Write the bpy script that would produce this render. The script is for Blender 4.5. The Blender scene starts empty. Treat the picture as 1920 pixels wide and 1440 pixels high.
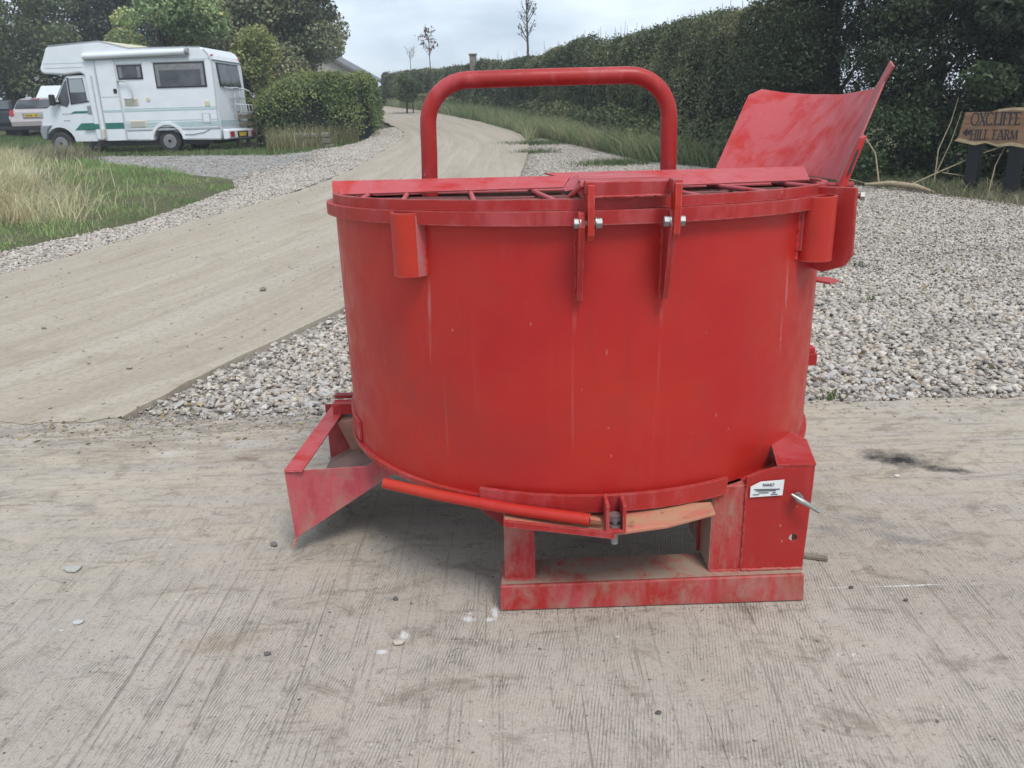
import bpy, bmesh, math, random
import numpy as np
from mathutils import Vector, Matrix
R = math.radians
rng = np.random.default_rng(7)
random.seed(7)
S = bpy.context.scene
COL = S.collection

# ------------------------------------------------------------------ camera
cam_d = bpy.data.cameras.new("camera")
cam = bpy.data.objects.new("camera", cam_d)
COL.objects.link(cam)
cam_d.sensor_width = 36.0
cam_d.lens = 36.0 * 1495.5 / 1920.0
cam_d.clip_start = 0.05
cam_d.clip_end = 2000.0
PITCH, ROLL = 0.3273, 0.0276
fw = Vector((0, math.cos(PITCH), -math.sin(PITCH)))
up0 = Vector((0, math.sin(PITCH), math.cos(PITCH)))
rt0 = Vector((1, 0, 0))
rt = rt0 * math.cos(ROLL) - up0 * math.sin(ROLL)
up = up0 * math.cos(ROLL) + rt0 * math.sin(ROLL)
M = Matrix((rt, up, -fw)).transposed().to_4x4()
M.translation = Vector((0, 0, 1.5))
cam.matrix_world = M
cam_d.dof.use_dof = True
cam_d.dof.focus_distance = 2.45
cam_d.dof.aperture_fstop = 14.0
S.camera = cam

# ------------------------------------------------------------------ world, sun, exposure
SUN_EL, SUN_ROT, SUN_STR = R(58), R(152), 1.5
SKY_LO, SKY_HI = (2.8, 3.5, 4.45, 1), (6.9, 7.65, 8.4, 1)
EXPOSURE = 0.76
HAZE = .0021
W = bpy.data.worlds.new("World")
S.world = W
W.use_nodes = True
wn = W.node_tree
wn.nodes.clear()
def wadd(t): return wn.nodes.new(t)
sky = wadd("ShaderNodeTexSky")
sky.sky_type = 'NISHITA'
sky.sun_disc = False
sky.sun_elevation = SUN_EL
sky.sun_rotation = SUN_ROT
tc = wadd("ShaderNodeTexCoord")
mp = wadd("ShaderNodeMapping")
mp.inputs["Scale"].default_value = (1.0, 1.0, 3.2)
mp.inputs["Location"].default_value = (0.35, 0.1, 0.2)
nz = wadd("ShaderNodeTexNoise")
nz.inputs["Scale"].default_value = 3.1
nz.inputs["Detail"].default_value = 6
nz.inputs["Roughness"].default_value = 0.52
nz.inputs["Distortion"].default_value = 0.35
cr = wadd("ShaderNodeValToRGB")
cr.color_ramp.elements[0].position = 0.34
cr.color_ramp.elements[0].color = SKY_LO
cr.color_ramp.elements[1].position = 0.66
cr.color_ramp.elements[1].color = SKY_HI
mx = wadd("ShaderNodeMix")
mx.data_type = 'RGBA'
mx.inputs[0].default_value = 0.88
bg = wadd("ShaderNodeBackground")
bg.inputs["Strength"].default_value = 0.1
wo = wadd("ShaderNodeOutputWorld")
L = wn.links.new
L(tc.outputs["Generated"], mp.inputs["Vector"])
L(mp.outputs[0], nz.inputs["Vector"])
L(nz.outputs[0], cr.inputs[0])
L(sky.outputs[0], mx.inputs[6])
L(cr.outputs[0], mx.inputs[7])
L(mx.outputs[2], bg.inputs["Color"])
L(bg.outputs[0], wo.inputs[0])

sd = bpy.data.lights.new("sun", 'SUN')
sd.energy = SUN_STR
sd.angle = R(20)
sd.color = (1.0, 0.97, 0.92)
so = bpy.data.objects.new("sun", sd)
COL.objects.link(so)
sdir = Vector((math.sin(SUN_ROT) * math.cos(SUN_EL), math.cos(SUN_ROT) * math.cos(SUN_EL), math.sin(SUN_EL)))
so.rotation_euler = sdir.to_track_quat('Z', 'Y').to_euler()
so.location = (0, -10, 30)
S.view_settings.view_transform = 'Standard'
S.view_settings.look = 'None'
S.view_settings.exposure = EXPOSURE
S.view_settings.gamma = 1.0
S.view_settings.use_curve_mapping = False
S.render.engine = 'CYCLES'
S.cycles.max_bounces = 8
S.cycles.transparent_max_bounces = 8

# ------------------------------------------------------------------ helpers
def tag(o, label=None, cat=None, group=None, kind=None):
    if label: o["label"] = label
    if cat: o["category"] = cat
    if group: o["group"] = group
    if kind: o["kind"] = kind
    return o

def empty(name, loc, rz=0.0):
    o = bpy.data.objects.new(name, None)
    o.location = loc
    o.rotation_euler = (0, 0, rz)
    o.empty_display_size = 0.2
    COL.objects.link(o)
    return o

class MB:
    """collects shapes and links them as one mesh object"""
    def __init__(s):
        s.v, s.f, s.sm, s.uv = [], [], [], []
    def add(s, vs, fs, smooth=False):
        b = len(s.v)
        s.v += [tuple(p) for p in vs]
        for f in fs:
            s.f.append(tuple(i + b for i in f))
            s.sm.append(smooth)
        return s
    def box(s, x0, x1, y0, y1, z0, z1):
        vs = [(x, y, z) for z in (z0, z1) for y in (y0, y1) for x in (x0, x1)]
        return s.add(vs, [(0, 2, 3, 1), (4, 5, 7, 6), (0, 1, 5, 4), (2, 6, 7, 3), (0, 4, 6, 2), (1, 3, 7, 5)])
    def prism(s, pts, vec):
        n = len(pts)
        P = [Vector(p) for p in pts]
        v = Vector(vec)
        nrm = Vector((0, 0, 0))
        for i in range(n):
            nrm += P[i].cross(P[(i + 1) % n])
        if nrm.dot(v) > 0:
            P = P[::-1]
        vs = P + [p + v for p in P]
        fs = [tuple(range(n)), tuple(range(2 * n - 1, n - 1, -1))]
        fs += [((i + 1) % n, i, n + i, n + (i + 1) % n) for i in range(n)]
        return s.add(vs, fs)
    def tube(s, pts, rad, n=12, caps=True, smooth=True):
        P = [Vector(p) for p in pts]
        if not hasattr(rad, '__len__'): rad = [rad] * len(P)
        vs, fs = [], []
        prev = None
        for i, p in enumerate(P):
            t = (P[min(i + 1, len(P) - 1)] - P[max(i - 1, 0)]).normalized()
            if prev is None:
                a = Vector((0, 0, 1)) if abs(t.z) < .9 else Vector((1, 0, 0))
                u = t.cross(a).normalized()
            else:
                u = (prev - t * prev.dot(t)).normalized()
            prev = u
            w = t.cross(u)
            for k in range(n):
                an = 2 * math.pi * k / n
                vs.append(p + (u * math.cos(an) + w * math.sin(an)) * rad[i])
        for i in range(len(P) - 1):
            for k in range(n):
                fs.append((i * n + k, i * n + (k + 1) % n, (i + 1) * n + (k + 1) % n, (i + 1) * n + k))
        s.add(vs, fs, smooth)
        if caps:
            s.add(vs[:n], [tuple(range(n - 1, -1, -1))])
            s.add(vs[-n:], [tuple(range(n))])
        return s
    def band(s, cx, cy, r0, r1, z0, z1, a0=0, a1=360, n=128, wall=True):
        """ring sector between radii r0<r1"""
        full = abs(a1 - a0) >= 359.9
        A = [R(a0 + (a1 - a0) * i / n) for i in range(n + 1)]
        def ring(r, z): return [(cx + r * math.cos(a), cy + r * math.sin(a), z) for a in A]
        def strip(p, q, sm):
            m = len(p)
            s.add(p + q, [(i, i + 1, m + i + 1, m + i) for i in range(m - 1)], sm)
        strip(ring(r1, z0), ring(r1, z1), True)
        strip(ring(r0, z1), ring(r0, z0), True)
        strip(ring(r1, z1), ring(r0, z1), False)
        strip(ring(r0, z0), ring(r1, z0), False)
        if not full:
            for a, fl in ((A[0], 0), (A[-1], 1)):
                q = [(cx + r * math.cos(a), cy + r * math.sin(a), z) for r, z in ((r0, z0), (r1, z0), (r1, z1), (r0, z1))]
                s.add(q, [(0, 1, 2, 3) if not fl else (3, 2, 1, 0)])
        return s
    def disc(s, c, axis, r, th, n=24, sm=False):
        ax = Vector(axis).normalized()
        c = Vector(c)
        return s.tube([c - ax * th / 2, c + ax * th / 2], r, n, True, sm)
    def sheet(s, rows, th):
        """grid of points given thickness th along its normals"""
        Rr = [[Vector(p) for p in r] for r in rows]
        m, n = len(Rr), len(Rr[0])
        N = []
        for i in range(m):
            for j in range(n):
                du = Rr[i][min(j + 1, n - 1)] - Rr[i][max(j - 1, 0)]
                dv = Rr[min(i + 1, m - 1)][j] - Rr[max(i - 1, 0)][j]
                N.append(du.cross(dv).normalized())
        A = [p for r in Rr for p in r]
        B = [p - nn * th for p, nn in zip(A, N)]
        q = [(i * n + j, i * n + j + 1, (i + 1) * n + j + 1, (i + 1) * n + j) for i in range(m - 1) for j in range(n - 1)]
        s.add(A, q, True)
        s.add(B, [f[::-1] for f in q], True)
        edge = [j for j in range(n)] + [i * n + n - 1 for i in range(1, m)] + [(m - 1) * n + j for j in range(n - 2, -1, -1)] + [i * n for i in range(m - 2, 0, -1)]
        k = len(edge)
        s.add([A[e] for e in edge] + [B[e] for e in edge], [((i + 1) % k, i, k + i, k + (i + 1) % k) for i in range(k)])
        return s
    def build(s, name, m, parent=None, label=None, bevel=0.0, col=None, fix=False):
        me = bpy.data.meshes.new(name)
        base = Vector((0, 0, 0))
        if parent is not None and parent.get("_world"):
            base = Vector(parent["_world"])
        me.from_pydata([Vector(v) - base for v in s.v], [], s.f)
        me.polygons.foreach_set("use_smooth", s.sm)
        if fix:
            b = bmesh.new(); b.from_mesh(me); bmesh.ops.recalc_face_normals(b, faces=b.faces); b.to_mesh(me); b.free()
        me.materials.append(m)
        me.update()
        o = bpy.data.objects.new(name, me)
        COL.objects.link(o)
        if parent is not None:
            o.parent = parent
        if label: o["label"] = label
        if bevel:
            md = o.modifiers.new("bevel", 'BEVEL')
            md.width = bevel
            md.segments = 2
            md.limit_method = 'ANGLE'
            md.angle_limit = R(40)
        return o

def world_root(name, loc):
    """an Empty at a thing's base whose parts are given in world coordinates"""
    o = empty(name, loc)
    o["_world"] = list(loc)
    return o

def raw_mesh(name, V, F, m, cols=None, parent=None, smooth=False):
    """fast mesh from arrays: F is (n,3) or (n,4)"""
    me = bpy.data.meshes.new(name)
    V = np.asarray(V, np.float32); F = np.asarray(F, np.int32)
    k = F.shape[1]
    me.vertices.add(len(V)); me.vertices.foreach_set("co", V.ravel())
    me.loops.add(F.size); me.loops.foreach_set("vertex_index", F.ravel())
    me.polygons.add(len(F))
    me.polygons.foreach_set("loop_start", np.arange(0, F.size, k, dtype=np.int32))
    if smooth: me.polygons.foreach_set("use_smooth", np.ones(len(F), bool))
    if cols is not None:
        at = me.color_attributes.new("Col", 'FLOAT_COLOR', 'POINT')
        c = np.ones((len(V), 4), np.float32); c[:, :3] = np.clip(cols, 0, .8)
        at.data.foreach_set("color", c.ravel())
    me.update(calc_edges=True)
    me.validate()
    me.materials.append(m)
    o = bpy.data.objects.new(name, me)
    COL.objects.link(o)
    if parent is not None: o.parent = parent
    return o

def inpoly(P, poly):
    x, y = P[:, 0], P[:, 1]
    c = np.zeros(len(P), bool)
    n = len(poly)
    for i in range(n):
        x0, y0 = poly[i]; x1, y1 = poly[(i + 1) % n]
        t = ((y0 > y) != (y1 > y)) & (x < (x1 - x0) * (y - y0) / (y1 - y0 + 1e-12) + x0)
        c ^= t
    return c

def sample_poly(poly, n):
    a = np.array(poly); lo, hi = a.min(0), a.max(0)
    out = np.zeros((0, 2))
    while len(out) < n:
        p = rng.uniform(lo, hi, (n * 2, 2))
        out = np.r_[out, p[inpoly(p, poly)]]
    return out[:n]

_ph = rng.uniform(0, 6.28, (24, 3)); _dr = rng.normal(size=(24, 3)); _dr /= np.linalg.norm(_dr, axis=1)[:, None]
def wob(P, scale, k0=0, k=8):
    """smooth pseudo-noise in -1..1"""
    P = np.asarray(P); s = np.zeros(len(P))
    for i in range(k):
        d = _dr[(k0 + i) % 24]
        if P.shape[1] == 2: d = d[:2]
        s += np.sin((P @ d) * scale * (1 + .35 * i) + _ph[(k0 + i) % 24, 0])
    return s / k * 1.6

def hh(x, y):
    """height of the finished ground: flat yard, then rising up the lane"""
    x = np.asarray(x, float); y = np.asarray(y, float)
    z = np.where(y < 6, 0, np.where(y < 10, .045 * (y - 6) ** 2 / 8, .045 * (y - 8)))
    z = np.where(y > 62, .045 * 54 + .012 * (y - 62), z)
    pad = np.clip((-x - 6.0) / 1.5, 0, 1) * np.clip((y - 21.5) / 1.5, 0, 1) * np.clip((27.5 - y) / 1.5, 0, 1)
    z = z * (1 - pad) + .715 * pad
    return z
def h1(x, y): return float(hh(x, y))

# ------------------------------------------------------------------ node materials
class G:
    def __init__(s, name):
        s.m = bpy.data.materials.new(name)
        s.m.use_nodes = True
        s.nt = s.m.node_tree
        s.nt.nodes.clear()
        s.out = s.nt.nodes.new("ShaderNodeOutputMaterial")
        s._tc = None
    def n(s, t, props=None, **ins):
        nd = s.nt.nodes.new("ShaderNode" + t)
        for k, v in (props or {}).items(): setattr(nd, k, v)
        for k, v in ins.items():
            key = int(k[1:]) if k[0] == 'i' and k[1:].isdigit() else k.replace('_', ' ')
            s.set(nd.inputs[key], v)
        return nd
    def set(s, sock, v):
        if isinstance(v, bpy.types.NodeSocket): s.nt.links.new(v, sock)
        elif isinstance(v, (tuple, list)) and sock.type == 'RGBA' and len(v) == 3: sock.default_value = (*v, 1)
        else: sock.default_value = v
    def obj(s):
        if s._tc is None: s._tc = s.nt.nodes.new("ShaderNodeTexCoord")
        return s._tc.outputs["Object"]
    def uv(s):
        if s._tc is None: s._tc = s.nt.nodes.new("ShaderNodeTexCoord")
        return s._tc.outputs["UV"]
    def map(s, vec, scale=(1, 1, 1), rot=(0, 0, 0), loc=(0, 0, 0), kind='POINT'):
        nd = s.n("Mapping", dict(vector_type=kind), Vector=vec)
        nd.inputs["Location"].default_value = loc
        nd.inputs["Rotation"].default_value = rot
        nd.inputs["Scale"].default_value = scale
        return nd.outputs[0]
    def noise(s, vec, scale=5, detail=4, rough=.55, dist=0):
        return s.n("TexNoise", None, Vector=vec, Scale=scale, Detail=detail, Roughness=rough, Distortion=dist).outputs[0]
    def vor(s, vec, scale=5, feature='F1', out=0):
        return s.n("TexVoronoi", dict(feature=feature), Vector=vec, Scale=scale).outputs[out]
    def rng(s, v, a, b, c=0.0, d=1.0):
        return s.n("MapRange", None, Value=v, From_Min=a, From_Max=b, To_Min=c, To_Max=d).outputs[0]
    def math(s, op, a, b=0.0, clamp=False):
        return s.n("Math", dict(operation=op, use_clamp=clamp), i0=a, i1=b).outputs[0]
    def mix(s, f, a, b, mode='MIX'):
        nd = s.n("Mix", dict(data_type='RGBA', blend_type=mode))
        s.set(nd.inputs[0], f); s.set(nd.inputs[6], a); s.set(nd.inputs[7], b)
        return nd.outputs[2]
    def spot(s, vec, cx, cy, rx, ry, rot=0, soft=.6, warp=None):
        v = s.map(vec, (rx, ry, 1000.0), (0, 0, rot), (cx, cy, 0), 'TEXTURE')
        d = s.n("VectorMath", dict(operation='LENGTH'), i0=v).outputs["Value"]
        if warp is not None: d = s.math('ADD', d, warp)
        return s.rng(d, 1.0, 1.0 - soft)
    def bump(s, height, strength=.3, dist=.01, normal=None):
        nd = s.n("Bump", None, Height=height, Strength=strength, Distance=dist)
        if normal is not None: s.set(nd.inputs["Normal"], normal)
        return nd.outputs[0]
    def done(s, color, rough=.6, normal=None, metal=0.0, spec=.5, **kw):
        p = s.n("BsdfPrincipled")
        s.set(p.inputs["Base Color"], color); s.set(p.inputs["Roughness"], rough)
        s.set(p.inputs["Metallic"], metal); s.set(p.inputs["Specular IOR Level"], spec)
        for k, v in kw.items(): s.set(p.inputs[k.replace('_', ' ')], v)
        if normal is not None: s.set(p.inputs["Normal"], normal)
        s.nt.links.new(p.outputs[0], s.out.inputs[0])
        s.p = p
        return s.m

def simple(name, col, rough=.5, metal=0., var=.12, scale=8, bump=0.0, spec=.5):
    g = G(name); o = g.obj()
    n = g.noise(o, scale, 5, .6)
    c = g.mix(g.rng(n, .3, .7), tuple(x * (1 - var) for x in col), tuple(min(1, x * (1 + var)) for x in col))
    nm = g.bump(g.noise(o, scale * 8, 3), bump, .004) if bump else None
    return g.done(c, rough, nm, metal, spec)

def red_paint(name, fade=.3, dust=0.0, rough=.42, base=(.405, .0125, .0120), grime=.25, streak=True, runs=False, specks=True):
    """weathered red gloss paint: chalky pink fading, rubbed marks, grime, road dust"""
    g = G(name); o = g.obj()
    big = g.noise(o, 2.3, 5, .6)
    c = g.mix(g.rng(big, .35, .68), base, (base[0] * 1.10, base[1] * 1.9, base[2] * 1.15))
    pink = (.47, .095, .105)
    f1 = g.noise(g.map(o, (5, 5, 2.0)), 1.4, 7, .66, .4)
    fm = g.rng(f1, .66 - fade * .4, .80 - fade * .4)
    c = g.mix(g.math('MULTIPLY', fm, min(1, .22 + fade * .72)), c, pink)
    rub = g.noise(g.map(o, (6, 6, 6), loc=(5, 2, 7)), 1.0, 8, .74, .5)          # fresh paint showing through the chalk
    if fade > .25: c = g.mix(g.math('MULTIPLY', g.rng(rub, .60, .68), .42), c, (.44, .022, .022))
    if streak:
        st = g.noise(g.map(o, (26, 26, 1.0)), 1.0, 5, .6)
        c = g.mix(g.math('MULTIPLY', g.rng(st, .62, .80), .20), c, (.48, .15, .14))
        st2 = g.noise(g.map(o, (34, 34, 1.6), loc=(3, 1, 0)), 1.0, 4, .6)
        c = g.mix(g.math('MULTIPLY', g.rng(st2, .60, .8), grime), c, (.13, .028, .026))
    gm = g.noise(o, 9, 8, .7, .3)
    c = g.mix(g.math('MULTIPLY', g.rng(gm, .52, .75), grime), c, (.16, .03, .028))
    ch = g.noise(o, 46, 6, .7)
    c = g.mix(g.math('MULTIPLY', g.rng(ch, .69, .73), .65), c, (.55, .36, .34))
    if runs:
        xyz = g.n("SeparateXYZ", None, i0=o)
        xz = g.n("CombineXYZ", None, i0=xyz.outputs[0], i1=xyz.outputs[2]).outputs[0]
        w = g.math('MULTIPLY', g.math('SUBTRACT', g.noise(g.map(o, (40, 40, 9)), 1.0, 5, .7), .5), 2.2)
        fr = g.rng(xyz.outputs[1], -.2, -.35)
        for (cx, cz, rx, rz, ro, st) in ((-.482, .975, .006, .085, -.06, .6), (-.487, .85, .004, .07, -.05, .3), (.592, .99, .006, .12, .06, .65), (.585, .83, .004, .10, .05, .4),
                                         (-.070, .96, .010, .05, 0, .22), (.172, .96, .009, .05, 0, .22), (-.075, .72, .004, .2, 0, .22), (.17, .80, .003, .12, 0, .25), (.02, .86, .003, .012, 0, .6), (-.45, .60, .005, .16, 0, .18)):
            k = g.math('MULTIPLY', g.math('MULTIPLY', g.spot(xz, cx, cz, rx, rz, ro, .9, w), fr), st * .62)
            c = g.mix(k, c, (.52, .27, .25))
        for (cx, cz, rx, rz, st) in ((-.62, .78, .10, .22, .35), (-.45, .66, .16, .2, .3), (-.25, .55, .2, .12, .22), (.05, .68, .12, .10, .18)):
            c = g.mix(g.math('MULTIPLY', g.spot(xz, cx, cz, rx, rz, .4, 1.0, w), st), c, (.23, .035, .03))
    if specks:
        v = g.n("TexVoronoi", None, Vector=g.map(o, (1, 1, .6)), Scale=22.0)
        pk = g.n("SeparateColor", None, i0=v.outputs["Color"])
        c = g.mix(g.math('MULTIPLY', g.math('MULTIPLY', g.rng(v.outputs["Distance"], .085, .04), g.rng(pk.outputs[0], .72, .75)), .45), c, (.56, .30, .28))
    if dust:
        d = g.noise(g.map(o, (9, 9, 4)), 1.6, 8, .7, .5)
        c = g.mix(g.math('MULTIPLY', g.rng(d, .66 - dust * .5, .95 - dust * .5), .55 + .42 * dust), c, (.31, .25, .19))
    # paint rubbed thin on corners and edges
    gm_ = g.n("NewGeometry")
    bv = g.n("Bevel", dict(samples=4), Radius=.006)
    dt = g.n("VectorMath", dict(operation='DOT_PRODUCT'), i0=bv.outputs[0], i1=gm_.outputs["Normal"]).outputs["Value"]
    ew = g.math('MULTIPLY', g.rng(dt, .985, .90), g.rng(g.noise(o, 38, 6, .75), .40, .60))
    c = g.mix(g.math('MULTIPLY', ew, .6), c, (.46, .23, .21))
    rust = g.noise(g.map(o, (14, 14, 8), loc=(1, 8, 3)), 1.0, 8, .76, .3)
    c = g.mix(g.math('MULTIPLY', g.rng(rust, .66, .71), .6), c, (.12, .045, .03))
    r = g.rng(g.noise(o, 12, 5), .3, .7, rough - .08, rough + .16)
    nm = g.bump(g.noise(o, 60, 4, .6), .07, .004, g.bump(g.noise(o, 3.0, 4, .6), .30, .02))
    return g.done(c, r, nm, 0, .38)

MAT = {}
MAT['drum'] = red_paint('drum_paint', .06, 0, .38, grime=.20, runs=True)
MAT['red'] = red_paint('faded_red_paint', .42, 0, .45, grime=.34, base=(.35, .014, .016))
MAT['pink'] = red_paint('chalky_red_paint', .68, 0, .5, grime=.14, streak=False)
MAT['dusty'] = red_paint('dusty_red_paint', .5, .46, .6, grime=.25, base=(.36, .018, .019))
MAT['vdusty'] = red_paint('mud_caked_red_paint', .3, .86, .8, grime=.2)
MAT['bright'] = red_paint('bright_red_paint', .12, 0, .34, base=(.42, .017, .013), grime=.2, streak=False)
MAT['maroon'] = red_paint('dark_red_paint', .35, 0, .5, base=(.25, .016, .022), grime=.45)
g = G('rusty_bar'); o_ = g.obj()
MAT['rusty'] = g.done(g.mix(g.rng(g.noise(o_, 25, 6, .7), .4, .62), (.20, .045, .045), (.09, .05, .035)), .7, g.bump(g.noise(o_, 80, 4), .3, .003))
g = G('raw_plate'); o_ = g.obj()
c_ = g.mix(g.rng(g.noise(g.map(o_, (3, 9, 3)), 2.5, 7, .65, .6), .38, .6), (.50, .13, .10), (.40, .23, .13))
c_ = g.mix(g.rng(g.noise(o_, 30, 5), .6, .75), c_, (.16, .08, .05))
MAT['raw'] = g.done(c_, .6)
g = G('inside_drum'); o_ = g.obj()
MAT['inside'] = g.done(g.mix(g.rng(g.noise(o_, 6, 6), .4, .6), (.14, .05, .045), (.11, .09, .075)), .8)
g = G('brown_steel'); o_ = g.obj()
c_ = g.mix(g.rng(g.noise(g.map(o_, (2, 8, 8)), 2.0, 6, .6), .35, .65), (.17, .085, .065), (.24, .145, .11))
MAT['brown'] = g.done(c_, .65)
MAT['gate'] = simple('worn_gate_steel', (.30, .155, .115), .65, 0, .3, 14)
MAT['zinc'] = simple('zinc_plate', (.30, .305, .31), .5, .7, .2, 60)
MAT['steel'] = simple('worn_steel', (.36, .35, .33), .4, .8, .3, 30)
MAT['label_white'] = simple('label_white', (.72, .74, .75), .4, 0, .06, 40)
MAT['ink'] = simple('black_ink', (.02, .02, .025), .6, 0, .1)
MAT['weld'] = red_paint('scraped_paint', .8, .42, .55, base=(.36, .030, .055), grime=.35)

# ---- concrete yard
def yard_mat():
    g = G('brushed_concrete'); o = g.obj()
    AZ = R(-11)
    ox = g.n("SeparateXYZ", None, i0=o)
    def along(sx, sy, rz=AZ, loc=(0, 0, 0)): return g.map(o, (sx, sy, 1), (0, 0, -rz), loc)
    blot = g.noise(o, 1.6, 7, .62, .4)
    c = g.mix(g.rng(blot, .32, .68), (.362, .315, .262), (.458, .408, .347))
    fine = g.noise(o, 90, 5, .7)
    c = g.mix(g.math('MULTIPLY', g.rng(fine, .35, .7), .5), c, (.50, .445, .40))
    pit = g.noise(o, 58, 9, .82)  # fine relief shading put into the colour as dark pits and pale grains
    c = g.mix(g.math('MULTIPLY', g.rng(pit, .53, .62), .55), c, (.19, .162, .134))
    pit2 = g.noise(o, 150, 6, .8)
    c = g.mix(g.math('MULTIPLY', g.rng(pit2, .53, .64), .50), c, (.17, .147, .122))
    c = g.mix(g.math('MULTIPLY', g.rng(pit2, .46, .36), .35), c, (.54, .49, .445))
    # broom grooves, groove shade and pale ridges also painted into the colour
    warp = g.math('MULTIPLY', g.math('SUBTRACT', g.noise(o, .8, 2), .5), .03)
    ow = g.n("VectorMath", dict(operation='ADD'), i0=o, i1=g.n("CombineXYZ", None, i0=warp).outputs[0]).outputs[0]
    def gro(sx, sy, loc=(0, 0, 0), d=2, r=.5): return g.noise(g.map(ow, (sx, sy, 1), (0, 0, -AZ), loc), 1.0, d, r)
    gr = gro(175, 22.0, d=5, r=.66)             # broken tine marks
    gr3 = gro(150, .55, (3, 7, 0), 4, .6)      # longer tine marks
    gr2 = gro(62, .40, (4, 2, 0))               # a few deep drags
    brk = g.noise(o, 3.4, 5, .65)
    near = g.rng(ox.outputs[1], 3.3, 2.2)                     # brooming worn away towards the lane side
    nearj = g.math('ADD', g.math('MULTIPLY', near, .85), .15)
    wv = g.n("TexWave", dict(wave_type='BANDS', bands_direction='X', wave_profile='SIN'), Vector=g.map(ow, (1, 1, 1), (0, 0, -AZ)), Scale=34.0, Distortion=.9, Detail=2.0)
    wv.inputs["Detail Scale"].default_value = .6
    ridge = wv.outputs["Fac"]
    brk2 = g.noise(g.map(ow, (26, 9, 1), (0, 0, -AZ)), 1.0, 6, .7)
    pat = g.math('MULTIPLY', g.math('MULTIPLY', g.rng(brk, .36, .60), g.rng(brk2, .36, .62)), nearj)
    lines = g.math('MULTIPLY', g.rng(ridge, .70, .98), pat)
    lines3 = g.math('MULTIPLY', g.math('MULTIPLY', g.rng(gr3, .56, .64), g.rng(brk2, .40, .60)), nearj)
    lines2 = g.math('MULTIPLY', g.math('MULTIPLY', g.rng(gr2, .695, .72), g.rng(brk, .34, .5)), nearj)
    c = g.mix(g.math('MULTIPLY', lines, .52), c, (.155, .132, .110))
    c = g.mix(g.math('MULTIPLY', lines3, .30), c, (.16, .138, .115))
    c = g.mix(g.math('MULTIPLY', lines2, .50), c, (.12, .10, .085))
    c = g.mix(g.math('MULTIPLY', g.math('MULTIPLY', g.rng(ridge, .35, .05), pat), .30), c, (.56, .52, .47))
    lines = g.math('MAXIMUM', lines, lines3)
    # dusty traffic film dragged across, heavier near the lane
    drag = g.noise(g.map(o, (1.4, 9, 1), (0, 0, R(-4))), 1.0, 7, .66, .5)
    far = g.rng(ox.outputs[1], 2.2, 3.5)
    dm = g.math('MULTIPLY', g.rng(drag, .40, .62), g.math('ADD', g.math('MULTIPLY', far, .75), .18))
    c = g.mix(dm, c, (.47, .40, .31))
    drag2 = g.noise(g.map(o, (3, 26, 1), (0, 0, R(3)), (7, 3, 0)), 1.0, 7, .7, .4)
    c = g.mix(g.math('MULTIPLY', g.rng(drag2, .51, .66), g.math('MULTIPLY', far, .6)), c, (.20, .168, .132))
    edge_ = g.math('MULTIPLY', g.rng(ox.outputs[1], 3.25, 3.9), g.rng(ox.outputs[0], -.3, -.9))
    dirt = g.noise(g.map(o, (2.5, 6, 1)), 1.4, 9, .72, .7)
    c = g.mix(g.math('MULTIPLY', g.math('MULTIPLY', g.rng(dirt, .42, .60), edge_), .72), c, (.155, .122, .092))
    pale = g.noise(g.map(o, (3, 8, 1), (0, 0, .1), (5, 5, 0)), 1.2, 8, .7, .7)
    c = g.mix(g.math('MULTIPLY', g.math('MULTIPLY', g.rng(pale, .56, .66), edge_), .6), c, (.52, .49, .455))
    # mud scuffs
    mud = g.noise(g.map(o, (3.2, 6, 1), (0, 0, R(20))), 1.3, 9, .74, .9)
    c = g.mix(g.math('MULTIPLY', g.rng(mud, .53, .65), .62), c, (.185, .152, .118))
    mud2 = g.noise(g.map(o, (7, 14, 1), (0, 0, R(8)), (2, 9, 0)), 1.5, 8, .74, .9)
    c = g.mix(g.math('MULTIPLY', g.rng(mud2, .60, .69), .62), c, (.12, .10, .085))
    # grit specks
    jit = g.n("VectorMath", dict(operation='MULTIPLY_ADD'), i0=g.n("TexNoise", None, Vector=o, Scale=70.0, Detail=3.0).outputs["Color"], i1=(.022, .022, 0), i2=o).outputs[0]
    v = g.n("TexVoronoi", None, Vector=jit, Scale=27.0)
    pick = g.n("SeparateColor", None, i0=v.outputs["Color"])
    speck = g.math('MULTIPLY', g.rng(v.outputs["Distance"], .15, .10), g.rng(pick.outputs[0], .86, .90))
    c = g.mix(g.math('MULTIPLY', speck, .75), c, (.045, .042, .042))
    v2 = g.n("TexVoronoi", None, Vector=jit, Scale=70.0)
    pick2 = g.n("SeparateColor", None, i0=v2.outputs["Color"])
    sp2 = g.math('MULTIPLY', g.rng(v2.outputs["Distance"], .26, .14), g.rng(pick2.outputs[1], .78, .82))
    c = g.mix(g.math('MULTIPLY', sp2, .55), c, (.09, .08, .075))
    sp3 = g.math('MULTIPLY', g.rng(v.outputs["Distance"], .17, .1), g.rng(pick.outputs[1], .95, .96))
    c = g.mix(g.math('MULTIPLY', sp3, .8), c, (.62, .60, .57))
    lump_ = g.noise(o, 16, 9, .78, .3)
    c = g.mix(g.math('MULTIPLY', g.rng(lump_, .52, .66), g.math('ADD', g.math('MULTIPLY', far, .45), .24)), c, (.20, .165, .13))
    # particular marks: oil, tyre scuffs, lime splashes, chalk line, long joint cracks
    w = g.math('MULTIPLY', g.math('SUBTRACT', g.noise(o, 11, 6, .7), .5), 2.4)
    w2 = g.math('MULTIPLY', g.math('SUBTRACT', g.noise(o, 40, 4, .7), .5), 1.8)
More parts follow.
